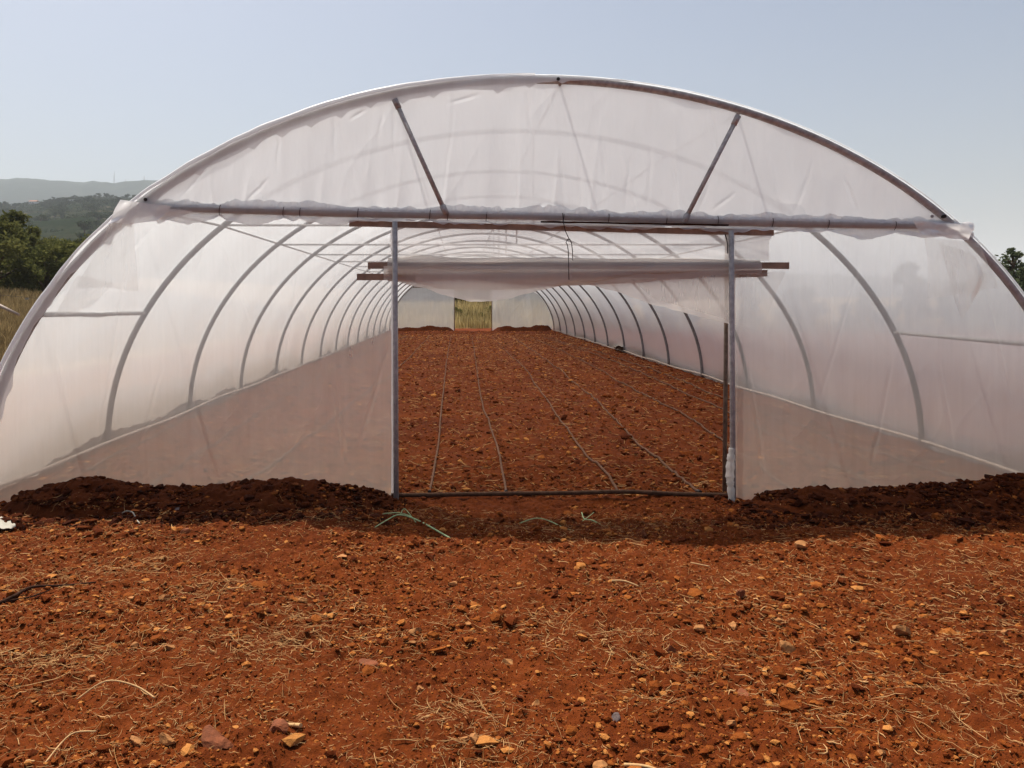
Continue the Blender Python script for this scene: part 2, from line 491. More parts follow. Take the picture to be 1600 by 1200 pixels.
BANKS.append(bank((-4.6, -3.45), (6.05, 41), side_bank(-3.84, 0.20, 0.52, 41, -3.66), 'long lumpy soil bank outside the left side of the tunnel', 0.02, 'y'))
BANKS.append(bank((4.6, 5.8), (6.05, 41), side_bank(4.98, 0.12, 0.32, 43, 4.78), 'long low soil bank outside the right side of the tunnel', 0.02, 'y'))
def far_bank(xa, xb, seed):
    def hf(X, Y):
        c = 0.20 + 0.10 * noise(X * 1.8, X * 0.3, seed)
        c = c * sstep(xa, xa + 0.35, X) * (1 - sstep(xb - 0.35, xb, X))
        return c * np.clip(np.cos(np.clip(np.abs(Y - 40.42) / 0.3, 0, 1) * math.pi) * 0.5 + 0.5, 0, 1)
    return hf
BANKS.append(bank((-3.7, -0.2), (39.95, 40.75), far_bank(-3.65, -0.3, 51), 'thin dark soil ridge under the far end film left of the open doorway', 0.02))
BANKS.append(bank((1.5, 4.8), (39.95, 40.75), far_bank(1.55, 4.7, 53), 'thin dark soil ridge under the far end film right of the open doorway', 0.02))
def surf(x, y):
    z = ground_h(x, y)
    for _, hf in BANKS[:2]:
        h = hf(np.asarray(x, float), np.asarray(y, float))
        z = np.where(h > 0.03, np.maximum(z, h), z)
    return z

# ------------------------------------------------------------------ the tunnel
CX = 0.56
A0, B0 = 4.17, 3.15              # front hoop
A1, B1 = 4.19, 3.23              # inner hoops
Y0 = 6.05
HOOP_Y = [Y0] + [8.25 + 2.5 * k for k in range(14)]
PX = F / Y0
tunnel = empty('greenhouse', (CX, Y0, 0))
tag(tunnel, 'long arched greenhouse tunnel of milky plastic film over steel hoops with a rolled-up front door', 'greenhouse')
def part(o):
    o.parent = tunnel
    o.matrix_parent_inverse = Matrix.Translation(tunnel.location).inverted()
    return o
def sub(o, par):
    o.parent = par
    o.matrix_parent_inverse = par.matrix_parent_inverse @ Matrix() if False else (Matrix.Translation(tunnel.location) @ par.matrix_parent_inverse).inverted()
    return o

def hoop_pts(a, b, y, n=64, z0=-0.05):
    pts = []
    for i in range(n + 1):
        t = math.pi * i / n
        pts.append((CX + a * math.cos(t), y, b * math.sin(t)))
    pts[0] = (CX + a, y, z0); pts[-1] = (CX - a, y, z0)
    return pts
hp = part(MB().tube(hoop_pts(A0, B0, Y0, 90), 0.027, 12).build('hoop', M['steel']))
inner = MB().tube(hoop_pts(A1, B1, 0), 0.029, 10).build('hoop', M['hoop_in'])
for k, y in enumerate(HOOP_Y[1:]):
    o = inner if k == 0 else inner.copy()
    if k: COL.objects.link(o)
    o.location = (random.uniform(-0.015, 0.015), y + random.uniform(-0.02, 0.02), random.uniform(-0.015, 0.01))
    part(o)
# chord ties and hangers in the inner hoops
ZT = 2.25
xt = A1 * math.sqrt(1 - (ZT / B1) ** 2)
tie = MB().tube([(CX - xt, 0, ZT), (CX + xt, 0, ZT)], 0.012, 8).build('tie_bar', M['steel'])
hang = MB().tube([(0.75, 0, ZT), (0.75, 0, B1)], 0.010, 8).build('hanger', M['steel'])
for k, y in enumerate(HOOP_Y[1:]):
    for proto in (tie, hang):
        o = proto if k == 0 else proto.copy()
        if k: COL.objects.link(o)
        o.location = (0, y, random.uniform(-0.02, 0.02))
        part(o)
def lon(x, z0, z1, y0=Y0, y1=HOOP_Y[-1], r=0.0115, name='purlin', mat='steel'):
    n = 16
    return part(MB().tube([(x, y0 + (y1 - y0) * i / n, z0 + (z1 - z0) * min(1, (y0 + (y1 - y0) * i / n - y0) / 2.2)) for i in range(n + 1)], r, 8).build(name, M[mat]))
lon(CX - xt, 2.19, ZT); lon(CX + xt, 2.12, ZT)
def ez(x, a, b): return b * math.sqrt(max(0, 1 - ((x - CX) / a) ** 2))
for x in (0.75, 2.1, -0.5):
    lon(x, ez(x, A0, B0) - 0.03, ez(x, A1, B1) - 0.04)
# side braces of the first bay
part(MB().tube([(-3.20, Y0, 1.375), (-3.25, 8.25, 1.355)], 0.02, 8).build('side_brace', M['steel']))
part(MB().tube([(4.43, Y0, 1.14), (4.46, 8.25, 1.16)], 0.02, 8).build('side_brace', M['steel']))
# base rails (pale pipe that holds the film down)
for x, s1 in ((CX - A1 + 0.03, 1), (CX + A1 - 0.03, -1)):
    pts = [(x + 0.02 * math.sin(y * 0.9), y, 0.035 + 0.012 * math.sin(y * 1.7)) for y in np.arange(6.2, 40.8, 0.6)]
    part(MB().tube(pts, 0.016, 8).build('base_rail', M['rail']))

def zbar(x):                      # height of the front crossbar
    a = P(200, 325, Y0); b = P(1510, 355, Y0)
    return a.z + (b.z - a.z) * (x - a.x) / (b.x - a.x)
xa, xb = P(205, 0, Y0).x, P(1505, 0, Y0).x
part(MB().tube([(x, Y0, zbar(x) + 0.006 * math.sin(x * 2)) for x in np.linspace(xa, xb, 30)], 0.026, 10).build('crossbar', M['rust']))
# gable struts
for a, b in (((617, 156), (697, 334)), ((1153, 182), (1068, 348))):
    p, q = P(*a, Y0 - 0.03), P(*b, Y0 - 0.03)
    d_ = (q - p).normalized()
    st = part(MB().tube([p, q], 0.0175, 10).build('gable_strut', M['steel']))
    for e_, g_ in ((p, d_), (q, -d_)):
        ck = MB().tube([e_ - g_ * 0.005, e_ + g_ * 0.07], 0.0235, 10)
        ck.tube([e_ + g_ * 0.03 + Vector((0, -0.032, 0)), e_ + g_ * 0.03 + Vector((0, 0.02, 0))], 0.008, 6)
        c_ = ck.build('clamp', M['steel'], st)
for cpx, cpy in ((872, 124), (1475, 338), (228, 312)):
    q = P(cpx, cpy, Y0 - 0.035)
    part(MB().tube([q + Vector((0, -0.012, 0)), q + Vector((0, 0.03, 0))], 0.014, 8).build('bolt', M['wire']))
    
# door posts
part(MB().tube([P(617, 346, 5.945), P(618, 560, 5.945), P(619, 797, 5.945)], 0.0195, 10).build('door_post', M['steel']))
part(MB().tube([P(1142.5, 360, 5.945), P(1144, 560, 5.945), P(1146, 802, 5.945)], 0.0195, 10).build('door_post', M['steel']))
part(MB().tube([P(1136, 362, 6.16), P(1134, 560, 6.16), P(1132, 786, 6.16)], 0.0165, 10).build('inner_post', M['rust']))
# boards
lb = part(MB().beam(P(546, 349, Y0 - 0.005), P(1208, 364, Y0 - 0.005), 0.044, 0.03, 20).build('lintel_board', M['wood'], smooth=False))
part(MB().beam(P(845, 346.5, Y0 - 0.062), P(1138, 352, Y0 - 0.062), 0.012, 0.02, 14).build('lath', M['twig'], smooth=False))

# ---- film
def sheet(name, X, Y, Z, mat):
    return part(mesh_np(name, np.stack([X, Y, Z], -1), grid_faces(*X.shape), M[mat]))
# roof: over all hoops, slack between them
th = np.linspace(0.0, math.pi, 150)
yy = []
for k in range(len(HOOP_Y) - 1):
    yy += list(np.linspace(HOOP_Y[k], HOOP_Y[k + 1], 9)[:-1])
yy = np.array([Y0 - 0.03] + yy[1:] + [HOOP_Y[-1], HOOP_Y[-1] + 0.04])
TH, YY = np.meshgrid(th, yy)
blend = np.clip((YY - Y0) / 2.2, 0, 1)
aa = A0 + (A1 - A0) * blend + 0.036; bb = B0 + (B1 - B0) * blend + 0.036
ph = np.where(YY < 8.25, (YY - Y0) / 2.2, ((YY - 8.25) % 2.5) / 2.5)
sag = 0.028 * np.sin(np.clip(ph, 0, 1) * math.pi) ** 2 + 0.010 * noise(TH * 5, YY * 1.6, 61) * np.sin(np.clip(ph, 0, 1) * math.pi)
RX = CX + (aa - sag) * np.cos(TH); RZ = (bb - sag) * np.sin(TH) - 0.06 * (np.sin(TH) < 0.001)
sheet('roof_film', RX, YY, RZ, 'roof')

def folds(x, z, amp, seed):
    f = noise(x * 2.2, z * 0.5, seed) * 0.6 + noise(x * 6.0 + 0.8 * z, z * 0.9, seed + 1) * 0.28
    r = 1 - np.abs(noise(x * 3.0 - 1.4 * z, z * 1.3 + 0.6 * x, seed + 2))
    return amp * (f + 0.12 * r ** 6)
def creases(X, Z, segs, D=6.0, w=0.012, amp=0.0062):
    out = np.zeros_like(X)
    for (a, b) in segs:
        p, q = P(*a, D), P(*b, D)
        vx, vz = q.x - p.x, q.z - p.z; L2 = vx * vx + vz * vz
        t = np.clip(((X - p.x) * vx + (Z - p.z) * vz) / L2, 0, 1)
        d = np.hypot(X - p.x - t * vx + 0.012 * noise(t * 4, t * 0, 77), Z - p.z - t * vz)
        out += amp * np.exp(-(d / w) ** 2) * np.sin(np.clip(t, 0.02, 0.98) * math.pi) ** 0.6
    return out
CR_L = [((245, 342), (178, 412)), ((330, 345), (300, 430)), ((330, 350), (412, 560)), ((120, 430), (62, 486)), ((185, 440), (150, 690)), ((470, 350), (440, 600)), ((560, 360), (602, 480)), ((80, 560), (120, 735)), ((520, 600), (540, 740)), ((250, 560), (215, 700)), ((610, 520), (560, 700)), ((210, 345), (214, 455)), ((118, 447), (214, 452))]
CR_R = [((1300, 368), (1305, 560)), ((1396, 378), (1400, 500)), ((1440, 392), (1522, 424)), ((1488, 382), (1512, 500)), ((1350, 400), (1290, 620)), ((1212, 420), (1272, 560)), ((1470, 560), (1500, 700)), ((1170, 560), (1200, 740)), ((1400, 560), (1370, 730)), ((1540, 420), (1590, 620)), ((1445, 460), (1555, 452))]
CR_G = [((278, 312), (352, 235)), ((430, 265), (437, 205)), ((520, 250), (522, 180)), ((588, 215), (600, 175)), ((612, 240), (617, 168)), ((688, 333), (712, 150)), ((545, 186), (572, 172)), ((698, 162), (748, 148)), ((829, 225), (824, 140)), ((880, 322), (876, 250)), ((906, 326), (905, 240)), ((945, 302), (941, 215)), ((974, 326), (985, 245)), ((1010, 322), (1018, 230)), ((1056, 305), (1055, 262)), ((1112, 328), (1152, 300)), ((1120, 250), (1110, 165)), ((1088, 332), (1110, 285)), ((1240, 332), (1272, 250)), ((818, 332), (852, 318)), ((902, 332), (858, 318)), ((380, 318), (420, 280)), ((1340, 335), (1320, 275))]
def panel(x0, x1, zf0, zf1, y, name, mat, amp, seed, nu=150, nv=90, tp=0.0, cr=None):
    u = np.linspace(x0, x1, nu)
    v = np.linspace(0, 1, nv)
    X, V = np.meshgrid(u, v)
    lo = zf0(u)[None, :]; hi = np.maximum(zf1(u)[None, :], lo + 0.001)
    Z = lo + (hi - lo) * V
    ed = np.clip(4 * V, 0, 1) * np.clip(4 * (1 - V), 0, 1)
    Y = y + folds(X, Z, amp, seed) * (0.25 + 0.75 * ed)
    if tp:     # pleats gathered towards the bar
        Y = Y + tp * np.exp(-(1 - V) * 5) * noise(X * 16, Z * 1.2, seed + 7)
    if cr: Y = Y - creases(X, Z, cr, w=0.014, amp=0.0042)
    return sheet(name, X, Y, Z, mat)
ell0 = lambda u: B0 * np.sqrt(np.maximum(0, 1 - ((u - CX) / A0) ** 2))
zb = np.vectorize(zbar)
xl, xr = P(617, 0, Y0).x, P(1144, 0, Y0).x
panel(CX - A0 + 0.01, xl + 0.012, lambda u: -0.06 + 0 * u, lambda u: np.minimum(ell0(u), zb(u)), 6.065, 'front_panel_film', 'front', 0.016, 71, 360, 230, tp=0.012, cr=CR_L)
panel(xr - 0.012, CX + A0 - 0.01, lambda u: -0.06 + 0 * u, lambda u: np.minimum(ell0(u), zb(u)), 6.065, 'front_panel_film', 'front', 0.016, 81, 320, 230, tp=0.012, cr=CR_R)
# gable, creased by the struts and gathered at the bar
ug = np.linspace(CX - 3.06, CX + 3.14, 620)
Xg, Vg = np.meshgrid(ug, np.linspace(0, 1, 130))
lo = zb(ug)[None, :]; hi = np.maximum(ell0(ug)[None, :], lo + 0.002)
Zg = lo + (hi - lo) * Vg
Yg = 6.06 + folds(Xg, Zg, 0.022, 91)
Yg = Yg + 0.014 * np.exp(-Vg * 2.6) * (noise(Xg * 9, Zg * 0.8, 97) + 1.2 * (1 - np.abs(noise(Xg * 4.2, Zg * 0.7, 99))) ** 8) + 0.010 * np.exp(-(1 - Vg) * 5) * noise(Xg * 7 + Zg * 3, Zg, 98)
Yg = Yg - creases(Xg, Zg, CR_G, 6.06)
sheet('gable_film', Xg, Yg, Zg, 'gable')

# film edge folded over the front hoop, broad at the left, narrow at the right
ts = np.linspace(0.02, math.pi - 0.02, 420)
xs_h = CX + A0 * np.cos(ts)
wid = 0.030 + 0.040 * sstep(1.45, 1.7, ts) * (0.7 + 0.9 * noise(ts * 9, ts, 101)) + 0.010 * noise(ts * 40, ts, 102)
tooth = (ts * 17) % 1.0
wid = wid + np.where((ts > 1.5) & (ts < 2.5), 0.04 * np.maximum(0, tooth - 0.62) / 0.38 * (noise(np.floor(ts * 17), 0 * ts, 103) > -0.2), 0)
prof = np.linspace(0, 1, 9)
T2, Q = np.meshgrid(ts, prof)
W2 = np.meshgrid(wid, prof)[0]
lf = sstep(1.35, 1.6, T2)
amax = math.pi * (0.16 + 0.34 * lf)
ang = np.clip(Q / 0.75, 0, 1) * amax
rr = 0.041 + 0.003 * noise(T2 * 50, Q * 2, 104)
dr = rr * np.cos(ang) - np.clip((Q - 0.75) / 0.25, 0, 1) * W2 * (0.08 + 0.92 * lf)
dy = -rr * np.sin(ang)
HX = CX + (A0 + dr) * np.cos(T2); HZ = (B0 + dr) * np.sin(T2); HY = Y0 + dy + 0.004 * noise(T2 * 30, Q * 3, 105)
sheet('hoop_film_edge', HX, HY, HZ, 'wrap')
# outer fold of roof film that stands off the hoop on the left
ts2 = np.linspace(math.pi * 0.50, math.pi - 0.03, 240)
T3, Q3 = np.meshgrid(ts2, np.linspace(0, 1, 9))
grow = sstep(math.pi * 0.50, math.pi * 0.62, T3)
off = 0.046 + grow * (0.014 + 0.010 * noise(T3 * 7, Q3 * 0, 107) + 0.006 * noise(T3 * 23, Q3 * 0, 108))
cap = 0.030 + grow * (0.01 + 0.012 * noise(T3 * 12, Q3 * 0, 109))
kx = off - cap * np.clip((Q3 - 0.4) / 0.6, 0, 1) ** 1.3
sheet('hoop_film_edge', CX + (A0 + kx) * np.cos(T3), Y0 - 0.03 + grow * (0.08 - 0.125 * np.sin(np.clip(Q3 / 0.8, 0, 1) * math.pi * 0.5)), (B0 + kx) * np.sin(T3), 'edge')

# crossbar wrapping and scalloped fringe
xc = np.linspace(xa - 0.06, xb + 0.06, 420)
ties = np.array([P(p_, 0, Y0).x for p_ in (190, 238, 345, 444, 470, 560, 672, 700, 760, 880, 950, 1040, 1120, 1205, 1292, 1396, 1500)])
dmin = np.min(np.abs(xc[:, None] - ties[None, :]), axis=1)
pinch = np.exp(-(dmin / 0.025) ** 2)
nx = len(xc); nq = 12
Xc, Qc = np.meshgrid(xc, np.linspace(0, 1, nq))
rad = (0.039 + 0.004 * noise(xc * 6, xc * 0, 111) + 0.003 * noise(xc * 23, xc * 0, 112)) * (1 - 0.18 * pinch)
RADc = np.meshgrid(rad, np.linspace(0, 1, nq))[0]
frl = 0.022 + 0.055 * np.clip(dmin / 0.22, 0, 1) * (0.75 + 0.6 * noise(xc * 2, xc * 0, 113)) + 0.006 * noise(xc * 25, xc * 0, 114)
frl = np.where((xc > P(545, 0, Y0).x) & (xc < P(1210, 0, Y0).x), 0.034 + 0.022 * noise(xc * 5, xc * 0, 126) + 0.010 * noise(xc * 17, xc * 0, 127), frl)
FRL = np.meshgrid(frl, np.linspace(0, 1, nq))[0]
qa = np.clip(Qc / 0.7, 0, 1) * math.pi * 1.25 - math.pi * 0.25
ZBc = np.meshgrid(zb(xc), np.linspace(0, 1, nq))[0]
Yc = Y0 - RADc * np.sin(qa)
Zc = ZBc + RADc * np.cos(qa)
hangq = np.clip((Qc - 0.7) / 0.3, 0, 1)
Zc = Zc - hangq * FRL
Yc = np.where(Qc > 0.7, Y0 - 0.02 - 0.02 * hangq + 0.012 * noise(Xc * 13, hangq * 2, 115), Yc)
sheet('crossbar_film', Xc, Yc, Zc, 'barwrap')
ga = np.linspace(xa + 0.05, xb - 0.05, 700)
gh = 0.030 + 0.030 * np.clip(noise(ga * 3.1, ga * 0, 116) + 0.3, 0, 1) + 0.022 * np.abs(noise(ga * 13, ga * 0, 117)) + 0.035 * np.exp(-((ga - 0.85) / 0.35) ** 2) * np.abs(noise(ga * 9, ga * 0, 118))
Xa, Qa = np.meshgrid(ga, np.linspace(0, 1, 9)); GH = np.meshgrid(gh, np.linspace(0, 1, 9))[0]; ZBa = np.meshgrid(zb(ga), np.linspace(0, 1, 9))[0]
sheet('gathered_film', Xa, 6.012 + 0.030 * Qa + (0.010 * noise(Xa * 17, Qa, 119) + 0.006 * noise(Xa * 41, Qa * 2, 120)) * (0.3 + Qa), ZBa + 0.012 + GH * Qa, 'wrap')
for t_ in ties[1:-1]:
    r_ = 0.037
    part(MB().tube([(t_ + 0.004 * math.sin(a), Y0 - (r_ + 0.004) * math.cos(a), zbar(t_) + (r_ + 0.004) * math.sin(a)) for a in np.linspace(0, 2 * math.pi, 13)], 0.0022, 5, cap=False).build('tie_string', M['twig']))

# crumpled film ends at the two corners and loose double layers
def flap(poly, D, name, mat, amp, seed, nu=50, nv=40):
    """poly: four photo corners tl,tr,br,bl of a loose sheet"""
    c = [P(a, b, D) for a, b in poly]
    U, V = np.meshgrid(np.linspace(0, 1, nu), np.linspace(0, 1, nv))
    def bil(i): return (c[0][i] * (1 - U) + c[1][i] * U) * (1 - V) + (c[3][i] * (1 - U) + c[2][i] * U) * V
    X, Z = bil(0), bil(2)
    ed = np.minimum(np.minimum(U, 1 - U), np.minimum(V, 1 - V))
    X = X + 0.012 * noise(U * 2, V * 3, seed); Z = Z + 0.02 * noise(U * 3, V * 2, seed + 1) * V * V
    Y = D + amp * (noise(U * 2.2 + V, V * 1.5, seed + 2) + 0.35 * noise(U * 6, V * 2 + U * 2, seed + 3))
    return sheet(name, X, Y, Z, mat)
flap([(186, 312), (268, 322), (246, 348), (168, 352)], 5.95, 'corner_film', 'wrap', 0.02, 121)
flap([(225, 322), (300, 330), (262, 346), (247, 347)], 5.98, 'corner_film', 'wrap', 0.012, 131)
flap([(1425, 345), (1519, 352), (1512, 378), (1440, 366)], 5.97, 'corner_film', 'wrap', 0.02, 141)
flap([(180, 338), (210, 342), (214, 452), (118, 450)], 5.985, 'loose_flap', 'flap', 0.012, 151)
flap([(120, 430), (180, 442), (140, 482), (84, 492)], 5.99, 'loose_flap', 'flap', 0.010, 161)
flap([(1445, 372), (1530, 378), (1558, 452), (1452, 462)], 5.985, 'loose_flap', 'flap', 0.012, 171)
flap([(1470, 380), (1520, 395), (1545, 440), (1500, 500)], 5.98, 'loose_flap', 'flap', 0.012, 176)

# rolled-up door curtain
cur = part(MB().beam(P(575, 415, 6.03), P(1232, 415, 6.03), 0.050, 0.028, 20).build('door_batten', M['wood'], smooth=False))
part(MB().beam(P(558, 433, 6.03), P(1198, 427, 6.03), 0.050, 0.028, 20).build('door_batten', M['wood'], smooth=False))
# upper sheet
U, V = np.meshgrid(np.linspace(0, 1, 130), np.linspace(0, 1, 30))
lx = P(613, 0, 6.03).x; rx = P(1204, 0, 6.03).x
X = lx + (rx - lx) * U + 0.02 * noise(U * 3, V * 3, 181)
ztop = zb(X) - 0.05; zbot = P(0, 408, 6.03).z + 0.012 * noise(U * 6, 0 * U, 182)
Z = ztop + (zbot - ztop) * V
Y = 6.035 - 0.012 * V + 0.012 * np.sin(V * math.pi) * noise(U * 9 + V * 2, V * 1.5, 183) + 0.008 * noise(U * 22 - 5 * V, V * 2, 184) * V
sheet('door_curtain', X, Y, Z, 'curtain')
# the roll itself
nu = 260; ns = 36
uu = np.linspace(0, 1, nu)
rx0, rx1 = P(606, 0, 6.03).x, P(1188, 0, 6.03).x
V_, F_ = [], grid_faces(nu, ns, wrap=True)
for i, u in enumerate(uu):
    x = rx0 + (rx1 - rx0) * u
    taper = 0.15 + 0.85 * n1(sstep(-0.03, 0.12, u)) * n1(1 - sstep(0.70, 0.97, u)) 
    hz = 0.086 * (0.72 + 0.28 * taper) * (1 + 0.16 * n1(noise(u * 6, 0.0, 191))); hy = 0.045 * (0.75 + 0.25 * taper)
    zc = P(0, 421, 6.03).z - 0.016 * math.sin(u * math.pi) ** 2 * (1 - u) + 0.010 * math.sin(u * 9)
    for k in range(ns):
        a = 2 * math.pi * k / ns
        aw = a if a < math.pi else 2 * math.pi - a
        w = 1 + 0.20 * n1(noise(u * 5 + aw * 0.8, aw * 2.4, 192)) + 0.10 * n1(noise(u * 16, aw * 5, 193))
        V_.append((x, 6.03 + hy * w * math.cos(a), zc + hz * w * math.sin(a)))
part(mesh_np('curtain_roll', V_, F_, M['roll']))
# drape below the roll
low = [(600, 437), (618, 438), (640, 445), (668, 452), (700, 463), (735, 472), (765, 471), (800, 465), (835, 456), (880, 444), (893, 439), (930, 447), (965, 457), (1010, 473), (1040, 481), (1075, 490), (1110, 500), (1147, 508)]
lx_ = [P(a, b, 6.022).x for a, b in low]; lz_ = [P(a, b, 6.022).z for a, b in low]
U, V = np.meshgrid(np.linspace(lx_[0], lx_[-1], 190), np.linspace(0, 1, 30))
zt = P(0, 416, 6.022).z
zl = np.interp(U, lx_, lz_) + 0.006 * noise(U * 14, 0 * U, 201)
Z = zt + (zl - zt) * V
Y = 5.985 + 0.012 * V + 0.012 * V * noise(U * 3.5 + V, V * 1.2, 202) + 0.008 * noise(U * 9 - 2.5 * V, V * 3, 203) * V
sheet('curtain_drape', U, Y, Z, 'skirt')
# second, paler fold hanging at the left and the loose corner at the right
low2 = [(650, 442), (690, 452), (735, 452), (790, 453), (850, 449), (893, 439)]
U, V = np.meshgrid(np.linspace(0, 1, 90), np.linspace(0, 1, 16))
xx = [P(a, b, 6.02).x for a, b in low2]; zz = [P(a, b, 6.02).z for a, b in low2]
X = xx[0] + (xx[-1] - xx[0]) * U
Z = P(0, 428, 6.02).z + (np.interp(X, xx, zz) - P(0, 428, 6.02).z) * V
sheet('curtain_drape', X, 5.972 + 0.008 * V + 0.006 * noise(U * 6, V * 2, 205), Z, 'skirt')
flap([(985, 436), (1228, 424), (1190, 517), (1030, 470)], 5.99, 'curtain_corner', 'flap', 0.010, 211, 70, 40)
# plastic bunched at the foot of the right post
bp_ = MB(); pts = [P(1144, 700, 5.945), P(1142, 720, 5.94), P(1140.5, 745, 5.935), P(1142, 762, 5.94), P(1144, 790, 5.94)]
bp_.tube(smooth_path(pts, 8), [0.021 + 0.010 * math.sin(min(1, i / 20) * 2.6) + 0.003 * math.sin(i * 1.3) + 0.0025 * math.sin(i * 2.9) for i in range(33)], 12)
part(bp_.build('post_film', M['skirt']))
# film edge down both posts
for px_, s_ in ((613.5, 1), (1149, -1)):
    U, V = np.meshgrid(np.linspace(0, 1, 6), np.linspace(0, 1, 60))
    x0 = P(px_, 0, 6.0).x
    wv = 0.035 + 0.01 * noise(V * 9, V * 0, 221)
    sheet('post_film_edge', x0 + s_ * wv * (U - 0.4), 6.05 - 0.012 * np.sin(U * math.pi) + 0.004 * noise(U * 2, V * 14, 222), 0.0 + V * 2.03, 'wrap')
# wire hook
wp = [P(*q, 5.88) for q in ((879, 333), (881, 350), (883, 360), (888, 371), (889.5, 375), (886, 375.5), (884.5, 379), (886.5, 383), (888, 392), (888.5, 415), (889, 437))]
hook = MB().tube(wp, 0.0032, 6)
hook.tube([P(*q, 5.875) for q in ((886, 374), (890, 373), (893, 380), (894.5, 392), (895, 407))], 0.0030, 6)
part(hook.build('wire_hook', M['wire']))
hk2 = MB().tube([P(*q, 5.93) for q in ((1133, 366), (1135.5, 374), (1137, 384), (1137, 396))], 0.004, 6)
part(hk2.build('wire_hook', M['wire']))

# far end wall: film each side of the open doorway, gable, posts
YE = HOOP_Y[-1]
dx0, dx1 = (710 - 720) * YE / F, (768.5 - 720) * YE / F
ell1 = lambda u: B1 * np.sqrt(np.maximum(0, 1 - ((u - CX) / A1) ** 2))
panel(CX - A1 + 0.01, dx0, lambda u: -0.05 + 0 * u, lambda u: np.minimum(ell1(u), 2.2), YE + 0.04, 'end_panel_film', 'far', 0.02, 231, 70, 40)
panel(dx1, CX + A1 - 0.01, lambda u: -0.05 + 0 * u, lambda u: np.minimum(ell1(u), 2.2), YE + 0.04, 'end_panel_film', 'far', 0.07, 241, 120, 70)
panel(CX - 3.05, CX + 3.05, lambda u: 2.2 + 0 * u, ell1, YE + 0.04, 'end_gable_film', 'far', 0.02, 251, 80, 30)
for x in (dx0, dx1):
    part(MB().tube([(x, YE, -0.05), (x, YE, 2.2)], 0.022, 8).build('door_post', M['rust']))
part(MB().tube([(CX - xt, YE + 0.0, 2.2), (CX + xt, YE + 0.0, 2.2)], 0.026, 8).build('crossbar', M['rust']))
# torn white strip along the last hoop
tt = np.linspace(math.pi * 0.09, math.pi * 0.44, 90)
T4, Q4 = np.meshgrid(tt, np.linspace(0, 1, 4))
wd = 0.10 + 0.10 * np.abs(noise(tt * 22, tt, 261)); wd = wd * sstep(math.pi * 0.19, math.pi * 0.24, tt) + 0.02
W4 = np.meshgrid(wd, np.linspace(0, 1, 4))[0]
sheet('torn_film_edge', CX + (A1 - 0.05 - W4 * Q4) * np.cos(T4), YE - 0.08 + 0.02 * noise(T4 * 30, Q4, 262), (B1 - 0.05 - W4 * Q4) * np.sin(T4), 'wrap')

# ------------------------------------------------------------------ irrigation
def hose_path(pts, r, x_extra=0.012, lift=0.0, seed=0):
    """smooth a ground polyline and drop it on the soil"""
    ys_ = np.array([p[1] for p in pts]); xs_ = np.array([p[0] for p in pts])
    o = np.argsort(ys_); ys_, xs_ = ys_[o], xs_[o]
    yv = [ys_[0]]
    while yv[-1] < ys_[-1]: yv.append(yv[-1] + min(0.5, max(0.06, yv[-1] * 0.012)))
    yv = np.array(yv)
    xv = np.interp(yv, ys_, xs_)
    k = np.array([1, 2, 3, 2, 1]) / 9.0
    xv = np.convolve(np.pad(xv, 2, mode='edge'), k, 'valid')
    xv = xv + x_extra * noise(yv * 1.3, yv * 0 + seed, 300 + seed)
    zv = ground_h(xv, yv)
    zv = np.maximum(zv, np.convolve(np.pad(zv, 3, mode='edge'), np.ones(7) / 7, 'valid')) + r * 0.9 + lift
    return [(a, b, c) for a, b, c in zip(xv, yv, zv)]
lines = [
    ([(672, 768), (679, 725), (686, 680), (693, 610), (697, 570), (705, 524)], 'thin brown drip hose nearest the left door post, running straight to the far doorway'),
    ([(790, 770), (784, 735), (775, 690), (757, 640), (746, 590), (743, 560), (737, 524)], 'wavy drip hose second from the left door post, with a bend halfway'),
    ([(968, 768), (930, 725), (900, 690), (850, 620), (820, 575), (790, 548), (768, 524)], 'drip hose slanting from the middle of the header pipe to the doorway'),
    ([(1090, 772), (1050, 738), (1000, 695), (945, 640), (895, 595), (850, 560), (800, 526)], 'drip hose meeting the header pipe near its right end'),
    ([(1250, 775), (1140, 695), (1060, 645), (985, 605), (920, 570), (870, 545), (830, 527)], 'drip hose passing behind the right door post'),
    ([(1400, 770), (1300, 722), (1130, 643), (1035, 598), (960, 565), (890, 540), (850, 527)], 'second drip hose from the right tunnel wall'),
    ([(1560, 765), (1300, 685), (1130, 622), (1020, 578), (940, 552), (890, 538), (862, 529)], 'drip hose lying closest to the right tunnel wall'),
    ([(385, 752), (470, 690), (580, 608), (620, 580), (657, 540), (672, 524)], 'faint drip hose behind the left film panel, nearest the left door post'),
    ([(230, 755), (320, 700), (450, 615), (560, 555), (640, 524)], 'faint drip hose behind the left film panel, middle one of three'),
    ([(90, 755), (250, 675), (420, 590), (530, 550), (610, 526)], 'faint drip hose behind the left film panel, closest to the left tunnel wall'),
]
for i, (pts, lab) in enumerate(lines):
    gp = [G(*q) for q in pts]
    o = MB().tube(hose_path(gp, 0.0105, lift=0.003, seed=i), 0.0105, 7).build('drip_hose', M['hose'])
    tag(o, lab, 'drip hose', 'drip hoses on the tunnel floor')
hx = np.linspace(P(612, 0, 6.07).x, P(1136, 0, 6.07).x, 60)
hdr = []
for x in hx:
    z = 0.018 + 0.004 * math.sin(x * 2.1) + 0.014 * math.exp(-((x - 1.25) / 0.3) ** 2)
    hdr.append((x, 6.045 + 0.02 * math.sin(x * 1.7), z))
pipe = empty('header_pipe', (0.8, 6.045, 0))
tag(pipe, 'dark header pipe lying across the open doorway from post to post', 'pipe')
def subpart(o, par):
    o.parent = par; o.matrix_parent_inverse = Matrix.Translation(par.location).inverted(); return o
subpart(MB().tube(hdr, 0.0165, 10).build('pipe_body', M['pipe']), pipe)
